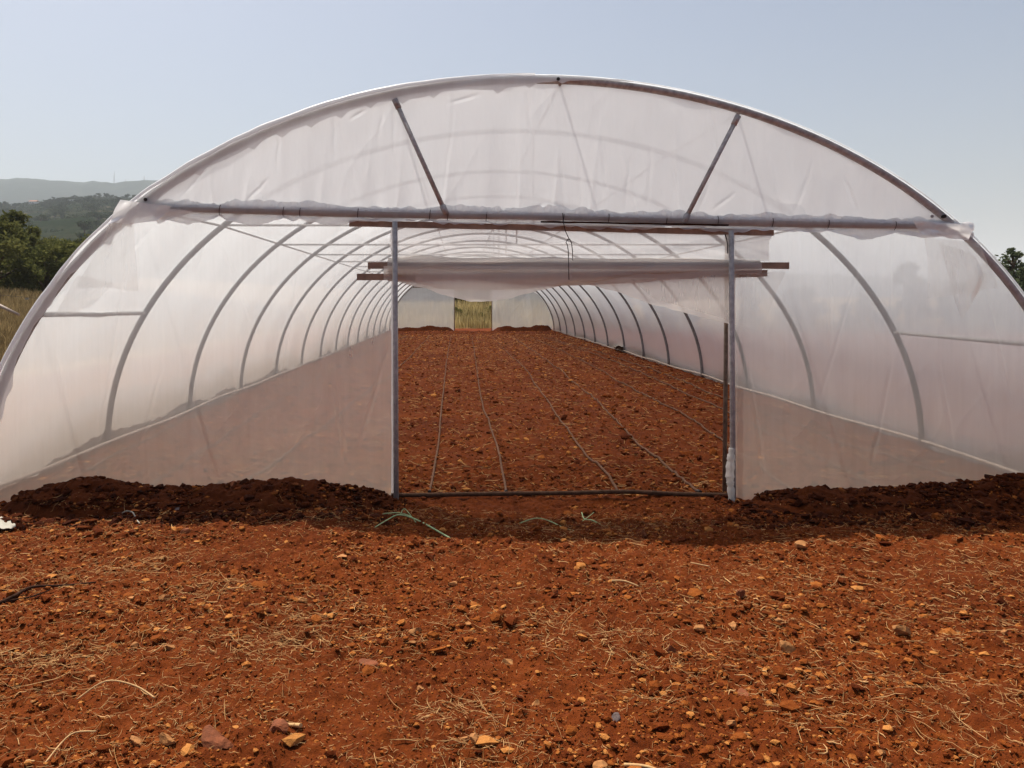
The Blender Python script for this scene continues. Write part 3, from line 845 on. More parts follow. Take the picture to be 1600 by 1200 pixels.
for px_, py_ in ((672, 768), (790, 770), (968, 768), (1090, 772)):
    q = G(px_, py_)
    subpart(MB().tube([(q.x, 6.06, 0.032), (q.x, 6.10, 0.03), (q.x, 6.17, 0.015)], [0.014, 0.012, 0.011], 8).build('fitting', M['wire']), pipe)

# ------------------------------------------------------------------ loose soil: clods, straw
ICO = []
def ico():
    t = (1 + 5 ** 0.5) / 2
    v = np.array([(-1, t, 0), (1, t, 0), (-1, -t, 0), (1, -t, 0), (0, -1, t), (0, 1, t), (0, -1, -t), (0, 1, -t), (t, 0, -1), (t, 0, 1), (-t, 0, -1), (-t, 0, 1)], float)
    v /= np.linalg.norm(v[0])
    f = np.array([(0, 11, 5), (0, 5, 1), (0, 1, 7), (0, 7, 10), (0, 10, 11), (1, 5, 9), (5, 11, 4), (11, 10, 2), (10, 7, 6), (7, 1, 8), (3, 9, 4), (3, 4, 2), (3, 2, 6), (3, 6, 8), (3, 8, 9), (4, 9, 5), (2, 4, 11), (6, 2, 10), (8, 6, 7), (9, 8, 1)])
    return v, f
IV, IF = ico()
def clods(x, y, r, tint, name, label, flat=0.75, sink=0.25, mat='clod'):
    n = len(x)
    jit = RNG.uniform(0.62, 1.25, (n, 12, 1))
    v = IV[None] * jit
    v = v * np.stack([RNG.uniform(0.75, 1.5, n), RNG.uniform(0.75, 1.3, n), RNG.uniform(0.5, 1.0, n) * flat], -1)[:, None, :]
    a = RNG.uniform(0, 2 * np.pi, n); b = RNG.normal(0, 0.35, n)
    ca, sa, cb, sb = np.cos(a), np.sin(a), np.cos(b), np.sin(b)
    X = v[..., 0]; Y = v[..., 1] * cb[:, None] - v[..., 2] * sb[:, None]; Z = v[..., 1] * sb[:, None] + v[..., 2] * cb[:, None]
    v = np.stack([X * ca[:, None] - Y * sa[:, None], X * sa[:, None] + Y * ca[:, None], Z], -1) * r[:, None, None]
    z = surf(x, y) + r * (flat * 0.55 - sink)
    v = v + np.stack([x, y, z], -1)[:, None, :]
    f = (IF[None] + (np.arange(n) * 12)[:, None, None]).reshape(-1, 3)
    o = mesh_np(name, v, f, M[mat], smooth=False, attrs={'tint': np.repeat(tint, 12)})
    return tag(o, label, 'soil clods', kind='stuff')
def scatter(n, D0, D1, margin=0.6, power=1.0):
    """points spread over the ground ahead of the door between two distances"""
    D = D0 + (D1 - D0) * RNG.random(n) ** power
    x = RNG.uniform(-1, 1, n) * (0.74 * D + margin + 0.25) + 0.03 * D
    return x, D
N = 80000
x, y = scatter(N, 1.9, 6.0, 0.9)
keep = noise(x * 1.5, y * 1.9, 401) + 0.5 * noise(x * 4.5, y * 5.5, 403) + 0.7 * RNG.random(N) > -0.05
x, y = x[keep], y[keep]
r = np.exp(RNG.normal(math.log(0.0050), 0.62, len(x))); r = np.clip(r, 0.0022, 0.034)
tint = np.clip(RNG.normal(0.56, 0.19, len(x)) + 0.25 * (RNG.random(len(x)) < 0.14) + 0.1 * noise(x * 0.8, y * 0.8, 402), 0.3, 1)
clods(x, y, r, tint, 'soil_clods', 'loose crumbs and clods of red soil strewn in front of the greenhouse')
N = 70000
x, y = scatter(N, 1.9, 5.6, 0.5)
clods(x, y, np.clip(np.exp(RNG.normal(math.log(0.0030), 0.35, N)), 0.0015, 0.007), np.clip(RNG.normal(0.64, 0.16, N) + 0.2 * (RNG.random(N) < 0.12), 0.4, 1), 'soil_crumbs', 'fine crumbs of red soil covering the ground in front of the greenhouse', 0.9, 0.2)
N = 9000
x = np.concatenate([RNG.uniform(-4.2, -0.4, N // 2), RNG.uniform(1.9, 5.6, N // 2)]); y = RNG.uniform(5.2, 6.0, N)
r = np.clip(np.exp(RNG.normal(math.log(0.010), 0.5, N)), 0.004, 0.034)
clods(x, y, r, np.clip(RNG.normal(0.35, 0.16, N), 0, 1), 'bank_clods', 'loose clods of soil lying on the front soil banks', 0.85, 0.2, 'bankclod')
N = 420
x = np.concatenate([RNG.uniform(-4.2, -0.5, N // 2), RNG.uniform(2.0, 5.6, N // 2)]); y = RNG.uniform(5.3, 5.97, N)
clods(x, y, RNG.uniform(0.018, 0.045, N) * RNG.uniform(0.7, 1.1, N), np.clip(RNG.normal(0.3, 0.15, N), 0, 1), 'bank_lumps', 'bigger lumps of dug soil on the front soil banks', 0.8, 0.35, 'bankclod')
N = 36000
y = 6.15 + 34 * RNG.random(N) ** 1.9; x = RNG.uniform(-3.6, 4.7, N)
r = np.clip(np.exp(RNG.normal(math.log(0.0085), 0.5, N)) * (1 + y * 0.03), 0.004, 0.05)
clods(x, y, r, np.clip(RNG.normal(0.54, 0.2, N) + 0.25 * (RNG.random(N) < 0.12), 0, 1), 'floor_clods', 'loose clods of red soil over the tilled tunnel floor')

def straws(x, y, L, w, tint, name, label, lift=0.004, up=0.12):
    n = len(x)
    a = RNG.uniform(0, 2 * np.pi, n); bend = RNG.standard_t(3, n) * 0.28; el = np.abs(RNG.normal(0, up, n))
    k = 5
    s = np.linspace(-0.5, 0.5, k)
    ang = a[:, None] + bend[:, None] * s[None, :] * 1.6
    step = L[:, None] / (k - 1)
    cx = np.cumsum(np.cos(ang) * step, 1); cyy = np.cumsum(np.sin(ang) * step, 1)
    cx = cx - cx.mean(1, keepdims=True) + x[:, None]; cyy = cyy - cyy.mean(1, keepdims=True) + y[:, None]
    cz = surf(cx, cyy); cz = np.maximum(cz, cz.mean(1, keepdims=True)) + lift + np.sin(el)[:, None] * L[:, None] * (s[None, :] + 0.5)
    nx_, ny_ = -np.sin(ang), np.cos(ang)
    taper = np.array([0.6, 1, 1, 0.9, 0.35])[None, :] * w[:, None]
    vs = []
    for (o1, o2) in ((0.5, -0.2), (-0.5, -0.2), (0.0, 0.55)):
        vs.append(np.stack([cx + nx_ * taper * o1, cyy + ny_ * taper * o1, cz + taper * o2], -1))
    v = np.stack(vs, 2)                                   # n,k,3,3
    base = (np.arange(n) * k * 3)[:, None, None]
    i = np.arange(k - 1)[:, None]; j = np.arange(3)[None, :]; j2 = (j + 1) % 3
    q = np.stack([i * 3 + j, i * 3 + j2, (i + 1) * 3 + j2, (i + 1) * 3 + j], -1).reshape(-1, 4)
    f = (q[None] + base).reshape(-1, 4)
    o = mesh_np(name, v, f, M['strawm'], attrs={'tint': np.repeat(tint, k * 3)})
    return tag(o, label, 'straw', kind='stuff')
N = 15000
x, y = scatter(N, 1.9, 5.7, 0.7)
dens = 1.25 * noise(x * 1.3, y * 1.6, 411) + 0.7 * noise(x * 4.2, y * 4.2, 412) + 0.30 * (x < 0.2) * (y < 4.8)
keep = dens + 0.9 * RNG.random(N) > 0.35
x, y = x[keep], y[keep]
cl_pts = [(60, 1030, 90), (330, 915, 60), (215, 880, 60), (480, 970, 40), (540, 950, 30), (470, 1000, 40), (750, 1100, 40), (1005, 1030, 25), (980, 1000, 40), (1010, 1090, 30), (760, 1160, 35), (60, 900, 60), (860, 965, 30), (700, 1120, 40), (380, 1000, 60), (130, 1020, 60)]
ex, ey = [], []
for px_, py_, n_ in cl_pts:
    g = G(px_, py_); ex += list(RNG.normal(g.x, 0.12, n_ * 2)); ey += list(RNG.normal(g.y, 0.09, n_ * 2))
x = np.concatenate([x, ex]); y = np.concatenate([y, ey])
n = len(x)
L = np.clip(np.exp(RNG.normal(math.log(0.038), 0.6, n)), 0.012, 0.20); w = np.clip(np.exp(RNG.normal(math.log(0.0019), 0.45, n)), 0.0009, 0.007)
straws(x, y, L, w, np.clip(RNG.normal(0.5, 0.27, n), 0, 1), 'straw', 'broken bits of dry straw scattered over the soil before the greenhouse')
N = 26000
x, y = scatter(N, 1.9, 5.7, 0.6)
keep = 0.8 * noise(x * 2.1, y * 2.6, 421) + 1.2 * RNG.random(N) > 0.35
x, y = x[keep], y[keep]; n = len(x)
straws(x, y, np.clip(np.exp(RNG.normal(math.log(0.014), 0.45, n)), 0.005, 0.05), RNG.uniform(0.0008, 0.0024, n), np.clip(RNG.normal(0.5, 0.28, n), 0, 1), 'chaff', 'fine chaff of broken straw over the soil before the greenhouse', 0.003, 0.25)
N = 9000
y = 6.15 + 30 * RNG.random(N) ** 1.7; x = RNG.uniform(-3.5, 4.6, N)
L = np.clip(np.exp(RNG.normal(math.log(0.05), 0.5, N)) * (1 + 0.02 * y), 0.02, 0.22); w = RNG.uniform(0.002, 0.005, N) * (1 + 0.05 * y)
straws(x, y, L, w, np.clip(RNG.normal(0.42, 0.25, N), 0, 1), 'floor_straw', 'bits of dry straw littering the tilled tunnel floor')

# ------------------------------------------------------------------ single stones and litter
def stone_mesh(seed, sx, sy, sz):
    rg = np.random.default_rng(seed)
    bm_v, bm_f = IV.copy(), IF.copy()
    for _ in range(2):                                    # subdivide
        mid = {}; nv = list(map(tuple, bm_v)); nf = []
        def m(a, b):
            key = (min(a, b), max(a, b))
            if key not in mid:
                p = (np.array(nv[a]) + np.array(nv[b])) / 2; p /= np.linalg.norm(p)
                mid[key] = len(nv); nv.append(tuple(p))
            return mid[key]
        for a, b, c in bm_f:
            ab, bc, ca = m(a, b), m(b, c), m(c, a)
            nf += [(a, ab, ca), (b, bc, ab), (c, ca, bc), (ab, bc, ca)]
        bm_v, bm_f = np.array(nv), np.array(nf)
    # cut facets with random planes, then roughen
    for _ in range(14):
        nrm = rg.normal(size=3); nrm /= np.linalg.norm(nrm); d = rg.uniform(0.35, 0.8)
        s = bm_v @ nrm; over = np.maximum(0, s - d)
        bm_v = bm_v - over[:, None] * nrm[None] * 1.0
    bm_v = bm_v * (1 + rg.normal(0, 0.025, (len(bm_v), 1)))
    return bm_v * np.array([sx, sy, sz]), bm_f
STONES = [  # px, py, half width m, height, material, label
    (533, 873, .060, .030, 'stone', 'large flat pale ochre stone lying in sunlight just before the shadow edge'),
    (265, 1012, .036, .034, 'stone', 'round pale yellow stone on the left foreground soil'),
    (1005, 829, .022, .055, 'redstone', 'small reddish stone standing upright at the shadow edge before the doorway'),
    (1252, 852, .046, .045, 'stone', 'ochre lump at the foot of the right soil bank'),
    (1410, 985, .050, .045, 'stone', 'square ochre stone alone in the right foreground'),
    (1228, 1022, .046, .045, 'stone', 'blocky orange stone with a dark underside, right of centre'),
    (1052, 1020, .028, .055, 'redstone', 'upright brick red stone beside a pale straw tuft'),
    (962, 1117, .030, .026, 'greystone', 'only grey stone, low in the middle foreground'),
    (1145, 978, .036, .030, 'stone', 'pale triangular stone right of centre'),
    (1090, 982, .038, .034, 'stone', 'rough ochre clod among small stones, centre right'),
    (706, 912, .038, .024, 'stone', 'flat ochre stone below the green stalk in the centre'),
    (648, 990, .036, .024, 'stone', 'long tilted tan stone left of centre'),
    (645, 1010, .030, .018, 'stone', 'small tan stone just below a long tilted one'),
    (730, 974, .026, .026, 'stone', 'small rounded tan stone at the centre of the foreground'),
    (578, 1030, .046, .030, 'redstone', 'wide reddish stone half sunk in the soil, left of centre'),
    (656, 1060, .030, .018, 'stone', 'smooth oval ochre pebble below the centre'),
    (262, 1160, .034, .026, 'stone', 'orange stone at the bottom left with a flat top'),
    (213, 1146, .030, .024, 'stone', 'small orange stone among straw at the bottom left'),
    (145, 1058, .022, .020, 'stone', 'small bright angular stone left of the bent straw'),
    (212, 1007, .030, .020, 'stone', 'flat brownish stone left of the round yellow one'),
    (205, 926, .032, .020, 'stone', 'pale tan stone at the tip of the dark branch'),
    (255, 928, .034, .034, 'stone', 'sandy lump right of the dark branch'),
    (472, 942, .034, .026, 'stone', 'tan stone in the straw left of centre'),
    (290, 834, .042, .030, 'redstone', 'reddish wedge stone at the foot of the left soil bank'),
    (123, 772, .034, .036, 'redstone', 'round dull stone stuck in the shaded left soil bank'),
    (363, 752, .034, .050, 'redstone', 'dark clod sitting on the crest of the left soil bank'),
    (275, 812, .030, .028, 'greystone', 'dim grey stone low on the shaded left soil bank'),
    (1143, 1122, .022, .022, 'stone', 'small round yellow stone low in the right foreground'),
    (1166, 1137, .018, .018, 'stone', 'tiny round yellow pebble next to a similar one at right'),
    (938, 1186, .026, .020, 'stone', 'pale pebble at the bottom edge of the centre'),
    (1378, 1170, .026, .018, 'stone', 'bright oval pebble near the bottom right'),
    (1388, 1186, .020, .020, 'stone', 'round pebble under a bright oval one at the bottom right'),
    (1216, 978, .030, .018, 'stone', 'flat yellow stone at right, level with the centre stones'),
    (1570, 992, .026, .022, 'stone', 'pale stone near the right edge'),
    (815, 973, .026, .016, 'stone', 'small flat tan stone just right of the centre'),
    (836, 1086, .026, .022, 'stone', 'pointed ochre stone below the forked twigs'),
    (795, 1020, .034, .030, 'stone', 'ochre stone pair-sized lump at the centre'),
    (727, 1143, .028, .026, 'stone', 'ochre stone at the bottom, left one of two touching'),
    (742, 1150, .028, .024, 'stone', 'ochre stone at the bottom, right one of two touching'),
    (435, 1138, .050, .034, 'redstone', 'large reddish clod at the bottom left of centre'),
    (340, 1155, .080, .040, 'redstone', 'biggest red clod, split open, near the bottom left'),
    (1157, 940, .028, .040, 'redstone', 'dark pointed clod standing in the right middle ground'),
    (1157, 1082, .040, .045, 'redstone', 'dark rounded clod in the right foreground'),
]
for i, (px_, py_, sx, sz, mt, lab) in enumerate(STONES):
    g = G(px_, py_ + sz * 0.2 * F / 5)
    if py_ < 790: g = Vector(((px_ - 720) * 5.88 / F, 5.88, 0))
    elif py_ < 815 and mt == 'greystone': g = Vector(((px_ - 720) * 5.62 / F, 5.62, 0))
    v, f = stone_mesh(700 + i, sx, sx * random.uniform(0.6, 0.95), sz * 0.75)
    a = random.uniform(-0.6, 0.6); c_, s_ = math.cos(a), math.sin(a)
    v = np.stack([v[:, 0] * c_ - v[:, 1] * s_, v[:, 0] * s_ + v[:, 1] * c_, v[:, 2] + v[:, 0] * random.uniform(-0.25, 0.25)], -1)
    o = mesh_np('stone', v, f, M[mt], smooth=False)
    o.location = (g.x, g.y, n1(surf(g.x, g.y)) + sz * 0.26)
    tag(o, lab, 'stone', 'loose stones on the red soil')

def on_ground(pts, lift=0.006):
    out = []
    for px_, py_, h in pts:
        g = G(px_, py_); out.append((g.x, g.y, n1(surf(g.x, g.y)) + lift + h))
    return out
def taper_list(n, a, b): return [a + (b - a) * i / (n - 1) for i in range(n)]
def stick(paths, name, mat, label, cat, group=None):
    mb = MB()
    for pts, r0, r1 in paths:
        sp = smooth_path(on_ground(pts))
        mb.tube(sp, taper_list(len(sp), r0, r1), 6)
    o = mb.build(name, M[mat]); tag(o, label, cat, group); return o
stick([([(-20, 946, 0), (20, 936, .01), (50, 919, .02), (100, 913, .015), (150, 910, .01)], .012, .004), ([(5, 941, .0), (45, 932, .01), (80, 926, .01)], .007, .003)],
      'branch', 'twig', 'dark forked branch lying on the soil at the left edge', 'branch')
stick([([(586, 834, .0), (606, 822, .03), (625, 819, .045), (655, 824, .03), (703, 843, .004)], .003, .006), ([(598, 814, .03), (622, 818, .04), (640, 818, .03), (650, 824, .02)], .003, .003), ([(625, 819, .04), (632, 815, .05), (645, 822, .03)], .003, .002)],
      'green_stalk', 'green', 'bright green stalk bent over the shadow edge before the left door post', 'stalk')
stick([([(812, 814, .0), (835, 812, .02), (855, 812, .02), (880, 818, .01), (897, 823, .0)], .004, .003)],
      'green_stalk', 'green', 'thin dull green stalk lying in the shadow before the doorway', 'stalk')
stick([([(909, 801, .03), (913, 808, .02), (925, 813, .015), (938, 814, .0)], .003, .005), ([(910, 810, .02), (920, 805, .03), (928, 800, .02)], .003, .002)],
      'green_stalk', 'green', 'short curled yellow green sprout in the shadow before the doorway', 'stalk')
stick([([(450, 1127, .0), (470, 1137, .012)], .007, .008)], 'stick', 'stem', 'short thick pale stick at the bottom left of centre', 'stick')
stick([([(952, 914, .006), (975, 915, .01), (998, 919, .0)], .006, .004)], 'stick', 'stem', 'short pale stick lying in the middle foreground', 'stick')
stick([([(1079, 881, .01), (1109, 886, .004)], .004, .004)], 'stick', 'stem', 'thin straight pale stick right of the upright shadow-edge stone', 'stick')
stick([([(70, 1192, .0), (110, 1150, .02), (150, 1145, .03)], .003, .003)], 'stick', 'stem', 'long bent pale stem at the bottom left corner', 'stick')
stick([([(120, 1090, .0), (165, 1078, .03), (210, 1077, .04), (242, 1084, .01)], .003, .004)], 'stick', 'stem', 'arched dry stem in the left foreground', 'stick')
stick([([(975, 1188, .0), (1010, 1194, .012), (1050, 1202, .0)], .006, .005)], 'stick', 'stem', 'pale stem at the bottom edge near the middle', 'stick')
# white scraps
def scrap(poly, h, name, label, seed, n=14):
    c = [G(a, b) for a, b in poly]
    U, V = np.meshgrid(np.linspace(0, 1, n), np.linspace(0, 1, n))
    def bil(i): return (c[0][i] * (1 - U) + c[1][i] * U) * (1 - V) + (c[3][i] * (1 - U) + c[2][i] * U) * V
    X, Y = bil(0), bil(1)
    Z = surf(X, Y) * 0.3 + np.mean(surf(X, Y)) * 0.7 + 0.012 + h * (0.5 + 0.5 * noise(U * 3, V * 3, seed)) + 0.2 * h * noise(U * 9, V * 9, seed + 1)
    o = mesh_np(name, np.stack([X, Y, Z], -1), grid_faces(n, n), M['white'])
    so_ = o.modifiers.new('thick', 'SOLIDIFY'); so_.thickness = 0.003
    return tag(o, label, 'litter')
scrap([(-30, 818), (12, 817), (25, 829), (-25, 835)], 0.03, 'paper_scrap', 'flat cream scrap of paper at the left edge beside the soil bank', 501)
scrap([(958, 541), (975, 541), (978, 550), (960, 551)], 0.22, 'plastic_bag', 'crumpled white plastic bag on the floor by the right tunnel wall', 503)
stick([([(187, 806, .01), (196, 814, .05), (203, 808, .02), (208, 815, .04), (214, 818, .01), (218, 826, .0)], .004, .005)], 'plastic_strip', 'white', 'twisted white plastic strip low on the left soil bank', 'litter')

# ------------------------------------------------------------------ vegetation
def leaves(centers, radii, n, size, seed, squash=0.8, name='crown', mat='leaf', shell=0.55):
    rg = np.random.default_rng(seed)
    k = len(centers); w = np.array(radii) ** 2; w = w / w.sum()
    idx = rg.choice(k, n, p=w)
    d = rg.normal(size=(n, 3)); d /= np.linalg.norm(d, axis=1, keepdims=True)
    rr_ = (shell + (1 - shell) * rg.random(n)) * np.array(radii)[idx] * (1 + 0.25 * rg.normal(size=n) * 0.6)
    p = np.array(centers)[idx] + d * rr_[:, None] * np.array([1, 1, squash])
    a = rg.normal(size=(n, 3)); a /= np.linalg.norm(a, axis=1, keepdims=True)
    b = np.cross(a, rg.normal(size=(n, 3))); b /= np.linalg.norm(b, axis=1, keepdims=True)
    s = size * rg.uniform(0.5, 1.4, n)[:, None]
    v = np.stack([p - a * s, p + b * s * 0.5, p + a * s, p - b * s * 0.5], 1)
    f = np.arange(n * 4).reshape(n, 4)
    ct = rg.uniform(0, 1, k)
    tint = np.clip(0.45 * ct[idx] + 0.4 * rg.random(n) + 0.1, 0, 1)
    return mesh_np(name, v, f, M[mat], smooth=False, attrs={'tint': np.repeat(tint, 4)})
def bush(seed, w, h, n, size, mat='leaf', name='shrub', narrow=0.0):
    rg = np.random.default_rng(seed)
    root = empty(name)
    cs, rs = [], []
    for i in range(26):
        t = rg.random() ** 0.8
        z = h * (0.18 + 0.72 * t)
        spread = w * 0.5 * (math.sqrt(max(0.02, 1 - (t * 0.95) ** 2)) * (1 - narrow) + narrow * (1 - t))
        a = rg.random() * 6.283; q = math.sqrt(rg.random())
        cs.append((math.cos(a) * q * spread, math.sin(a) * q * spread, z)); rs.append(w * rg.uniform(0.10, 0.22) * (1 - 0.35 * t))
    mb = MB()
    mb.tube([(0, 0, -0.3), (0.03 * w, 0, h * 0.25), (0, 0.02 * w, h * 0.72)], [w * 0.045, w * 0.035, w * 0.01], 7)
    for c in cs[::2]:
        z0 = c[2] * 0.45
        mb.tube([(0.01, 0, z0), (c[0] * 0.5, c[1] * 0.5, (z0 + c[2]) / 2), c], [w * 0.018, w * 0.012, w * 0.004], 5)
    mb.build('trunk', M['bark'], root)
    leaves(cs, rs, n, size, seed + 1, 0.85, 'crown', mat, 0.35).parent = root
    return root
def place(proto, first, x, y, rz, sc, label, cat, group, z=None):
    o = proto if first else copy_tree(proto)
    o.location = (x, y, (n1(base_h(x, y)) if z is None else z) - 0.05)
    o.rotation_euler = (0, 0, rz); o.scale = sc if hasattr(sc, '__len__') else (sc,) * 3
    tag(o, label, cat, group); return o
used = set()
def put(key, proto, *a, **k):
    o = place(proto, key not in used, *a, **k); used.add(key); return o
B1_ = bush(801, 4.6, 3.6, 7000, 0.10)
B2_ = bush(805, 3.8, 3.2, 6000, 0.10)
B3_ = bush(809, 3.0, 4.2, 6500, 0.09, narrow=0.4)
gl_ = 'shrubs at the edge of the dry field'
left_b = [  # px, D, proto, scale, label
    (-12, 40, 'a', 1.15, 'rounded olive shrub at the left edge of the photo, nearest the dry grass'),
    (30, 43, 'b', 1.1, 'low rounded green shrub beside the one at the left edge'),
    (70, 41, 'b', 0.95, 'small dark shrub right above the dry grass'),
    (104, 44, 'a', 1.0, 'dense green shrub touching the tunnel outline on the left'),
    (18, 50, 'c', 1.25, 'tall dark narrow shrub rising behind the left edge shrubs'),
    (48, 54, 'c', 1.05, 'grey green narrow shrub right of the tall dark one'),
    (90, 58, 'a', 1.05, 'broad shrub behind the dense one near the tunnel outline'),
    (135, 52, 'b', 1.2, 'shrub mostly hidden behind the left of the tunnel'),
    (-60, 46, 'a', 1.3, 'big shrub just outside the left edge'),
    (150, 64, 'a', 1.2, 'shrub far back behind the left of the tunnel'),
]
pr = {'a': B1_, 'b': B2_, 'c': B3_}
for px_, D, k, sc, lab in left_b:
    put(k, pr[k], (px_ - 720) * D / F, D, random.uniform(0, 6), sc, lab, 'shrub', gl_)
# behind the far end
for px_, D, k, sc, lab in ((712, 64, 'a', 1.2, 'dark shrub seen through the far doorway, at its left'), (745, 78, 'b', 1.2, 'shrub seen above the tall grass in the far doorway'),
                           (650, 60, 'a', 1.4, 'shrub blurred behind the left far end film'), (600, 66, 'c', 1.5, 'tall shrub blurred behind the left far end film'), (680, 61, 'b', 1.25, 'shrub close to the far doorway, blurred behind the left end film'), (770, 66, 'a', 1.0, 'shrub behind the right jamb of the far doorway'),
                           (800, 70, 'a', 1.3, 'shrub blurred behind the right far end film'), (850, 62, 'b', 1.4, 'low shrub blurred behind the right far end film')):
    put(k, pr[k], (px_ - 720) * D / F, D, random.uniform(0, 6), sc, lab, 'shrub', 'shrubs behind the far end of the tunnel')
# right side: hedge of shrubs blurred behind the right wall and the trees at the right edge
for i in range(14):
    x_ = 9.0 + 3.1 * i + random.uniform(-0.6, 0.6); y_ = 44 + random.uniform(-2, 3) - 0.35 * i
    k = 'abc'[i % 3]
    put(k, pr[k], x_, y_, random.uniform(0, 6), random.uniform(0.62, 0.95), 'shrub of the hedge blurred behind the right wall film of the tunnel', 'shrub', 'hedge beyond the right wall of the tunnel')
for px_, D, sc in ((716, 50, 0.30), (727, 53, 0.24), (741, 51, 0.20), (752, 49, 0.22), (763, 52, 0.30), (733, 47, 0.12), (758, 46.5, 0.13)):
    put('b', pr['b'], (px_ - 720) * D / F, D, random.uniform(0, 6), sc, 'small weed clump among the tall yellow grass in the far doorway', 'weed', 'weeds beyond the far doorway')
def conifer(seed, h, w, n):
    rg = np.random.default_rng(seed); root = empty('tree')
    cs, rs = [], []
    for i in range(58):
        t = rg.random(); z = h * (0.12 + 0.86 * t)
        sp = w * 0.5 * (1 - t) ** 0.62 * (0.7 + 0.3 * rg.random())
        a = rg.random() * 6.283
        cs.append((math.cos(a) * sp * 0.8, math.sin(a) * sp * 0.8, z)); rs.append(w * (0.14 * (1 - t) + 0.055))
    for (ox, hh) in ((-0.26 * w, 0.86), (0.24 * w, 0.84), (0.02 * w, 1.0), (-0.1 * w, .93)):
        for j in range(7):
            q = j / 6; cs.append((ox * (1 - 0.1 * q), 0.1 * w * rg.normal(), h * (0.5 + (hh - 0.5) * q))); rs.append(w * (0.10 - 0.075 * q))
    mb = MB(); mb.tube([(0, 0, -0.3), (0.05, 0, h * 0.4), (0, 0.03, h * 0.95)], [w * 0.05, w * 0.035, w * 0.008], 8)
    for c in cs[::3]:
        z0 = max(0.3, c[2] - 0.12 * h)
        mb.tube([(0, 0, z0), (c[0] * 0.6, c[1] * 0.6, (z0 + c[2]) / 2 + 0.05), c], [w * 0.014, w * 0.01, w * 0.003], 5)
    mb.build('trunk', M['bark'], root)
    leaves(cs, rs, n, 0.085, seed + 1, 1.15, 'crown', 'leaf_pine', 0.2).parent = root
    return root
T1 = conifer(821, 4.15, 2.7, 5200)
D = 40.0
place(T1, True, (1583 - 720) * D / F, D, 0.3, (1.35, 1.35, 1.02), 'bushy green tree with several pointed tops at the right edge', 'tree', 'trees on the right', z=-0.05)
for px_, D, sc, lab in ((1632, 39, 0.98, 'tree cut by the right edge of the photo'), (1548, 46, 1.0, 'lower tree hidden behind the right tunnel outline')):
    o = copy_tree(T1); o.location = ((px_ - 720) * D / F, D, -0.05); o.rotation_euler = (0, 0, px_); o.scale = (sc * 1.25, sc * 1.25, sc)
    tag(o, lab, 'tree', 'trees on the right')

# dry grass: blades
def grass(x, y, h, w, mat, name, label, seed, lean=0.35):
    rg = np.random.default_rng(seed); n = len(x)
    a = rg.uniform(0, 6.283, n); ln = rg.normal(0, lean, n) * h; la = rg.uniform(0, 6.283, n)
    z = base_h(x, y) - 0.02
    dx_, dy_ = np.cos(a) * w, np.sin(a) * w; lx2, ly2 = np.cos(la) * ln, np.sin(la) * ln
    v = np.stack([np.stack([x - dx_, y - dy_, z], -1), np.stack([x + dx_, y + dy_, z], -1),
                  np.stack([x + dx_ * 0.8 + lx2 * 0.35, y + dy_ * 0.8 + ly2 * 0.35, z + h * 0.6], -1), np.stack([x - dx_ * 0.8 + lx2 * 0.35, y - dy_ * 0.8 + ly2 * 0.35, z + h * 0.6], -1),
                  np.stack([x + dx_ * 0.15 + lx2, y + dy_ * 0.15 + ly2, z + h], -1), np.stack([x - dx_ * 0.15 + lx2, y - dy_ * 0.15 + ly2, z + h], -1)], 1)
    q = np.array([(0, 1, 2, 3), (3, 2, 4, 5)])
    f = (q[None] + (np.arange(n) * 6)[:, None, None]).reshape(-1, 4)
    t = np.clip(rg.normal(0.5, 0.22, n) + 0.3 * noise(x * 0.7, y * 0.7, seed) + 0.2 * noise(x * 3, y * 3, seed + 1), 0, 1)
    o = mesh_np(name, v, f, M[mat], smooth=False, attrs={'tint': np.repeat(t, 6)})
    return tag(o, label, 'grass', kind='stuff')
N = 52000
y = 15 + 33 * RNG.random(N) ** 0.8; x = -8.9 - (0.62 * y - 7.0) * RNG.random(N) - 1.5 * RNG.random(N)
h = np.clip(0.22 + 0.02 * (y - 15) + 0.2 * noise(x * 0.3, y * 0.3, 601), 0.1, 1.0) * RNG.uniform(0.5, 1.3, N)
grass(x, y, h, 0.006 + 0.0004 * y, 'grass', 'field_grass', 'dry brown grass of the field left of the tunnel', 611)
N = 26000
y = 43.8 + 16 * RNG.random(N); x = RNG.uniform(-9, 11, N)
h = np.clip(0.3 + 0.07 * (y - 43.8) + 0.22 * noise(x * 0.5, y * 0.5, 603), 0.2, 0.95) * RNG.uniform(0.5, 1.35, N)
grass(x, y, h, 0.022, 'grass_far', 'tall_grass', 'tall straw yellow grass beyond the far doorway', 613, 0.18)
N = 9000
y = 36 + 14 * RNG.random(N); x = RNG.uniform(8, 48, N)
grass(x, y, RNG.uniform(0.15, 0.5, N), 0.014, 'grass', 'verge_grass', 'dry grass at the foot of the hedge right of the tunnel', 615)

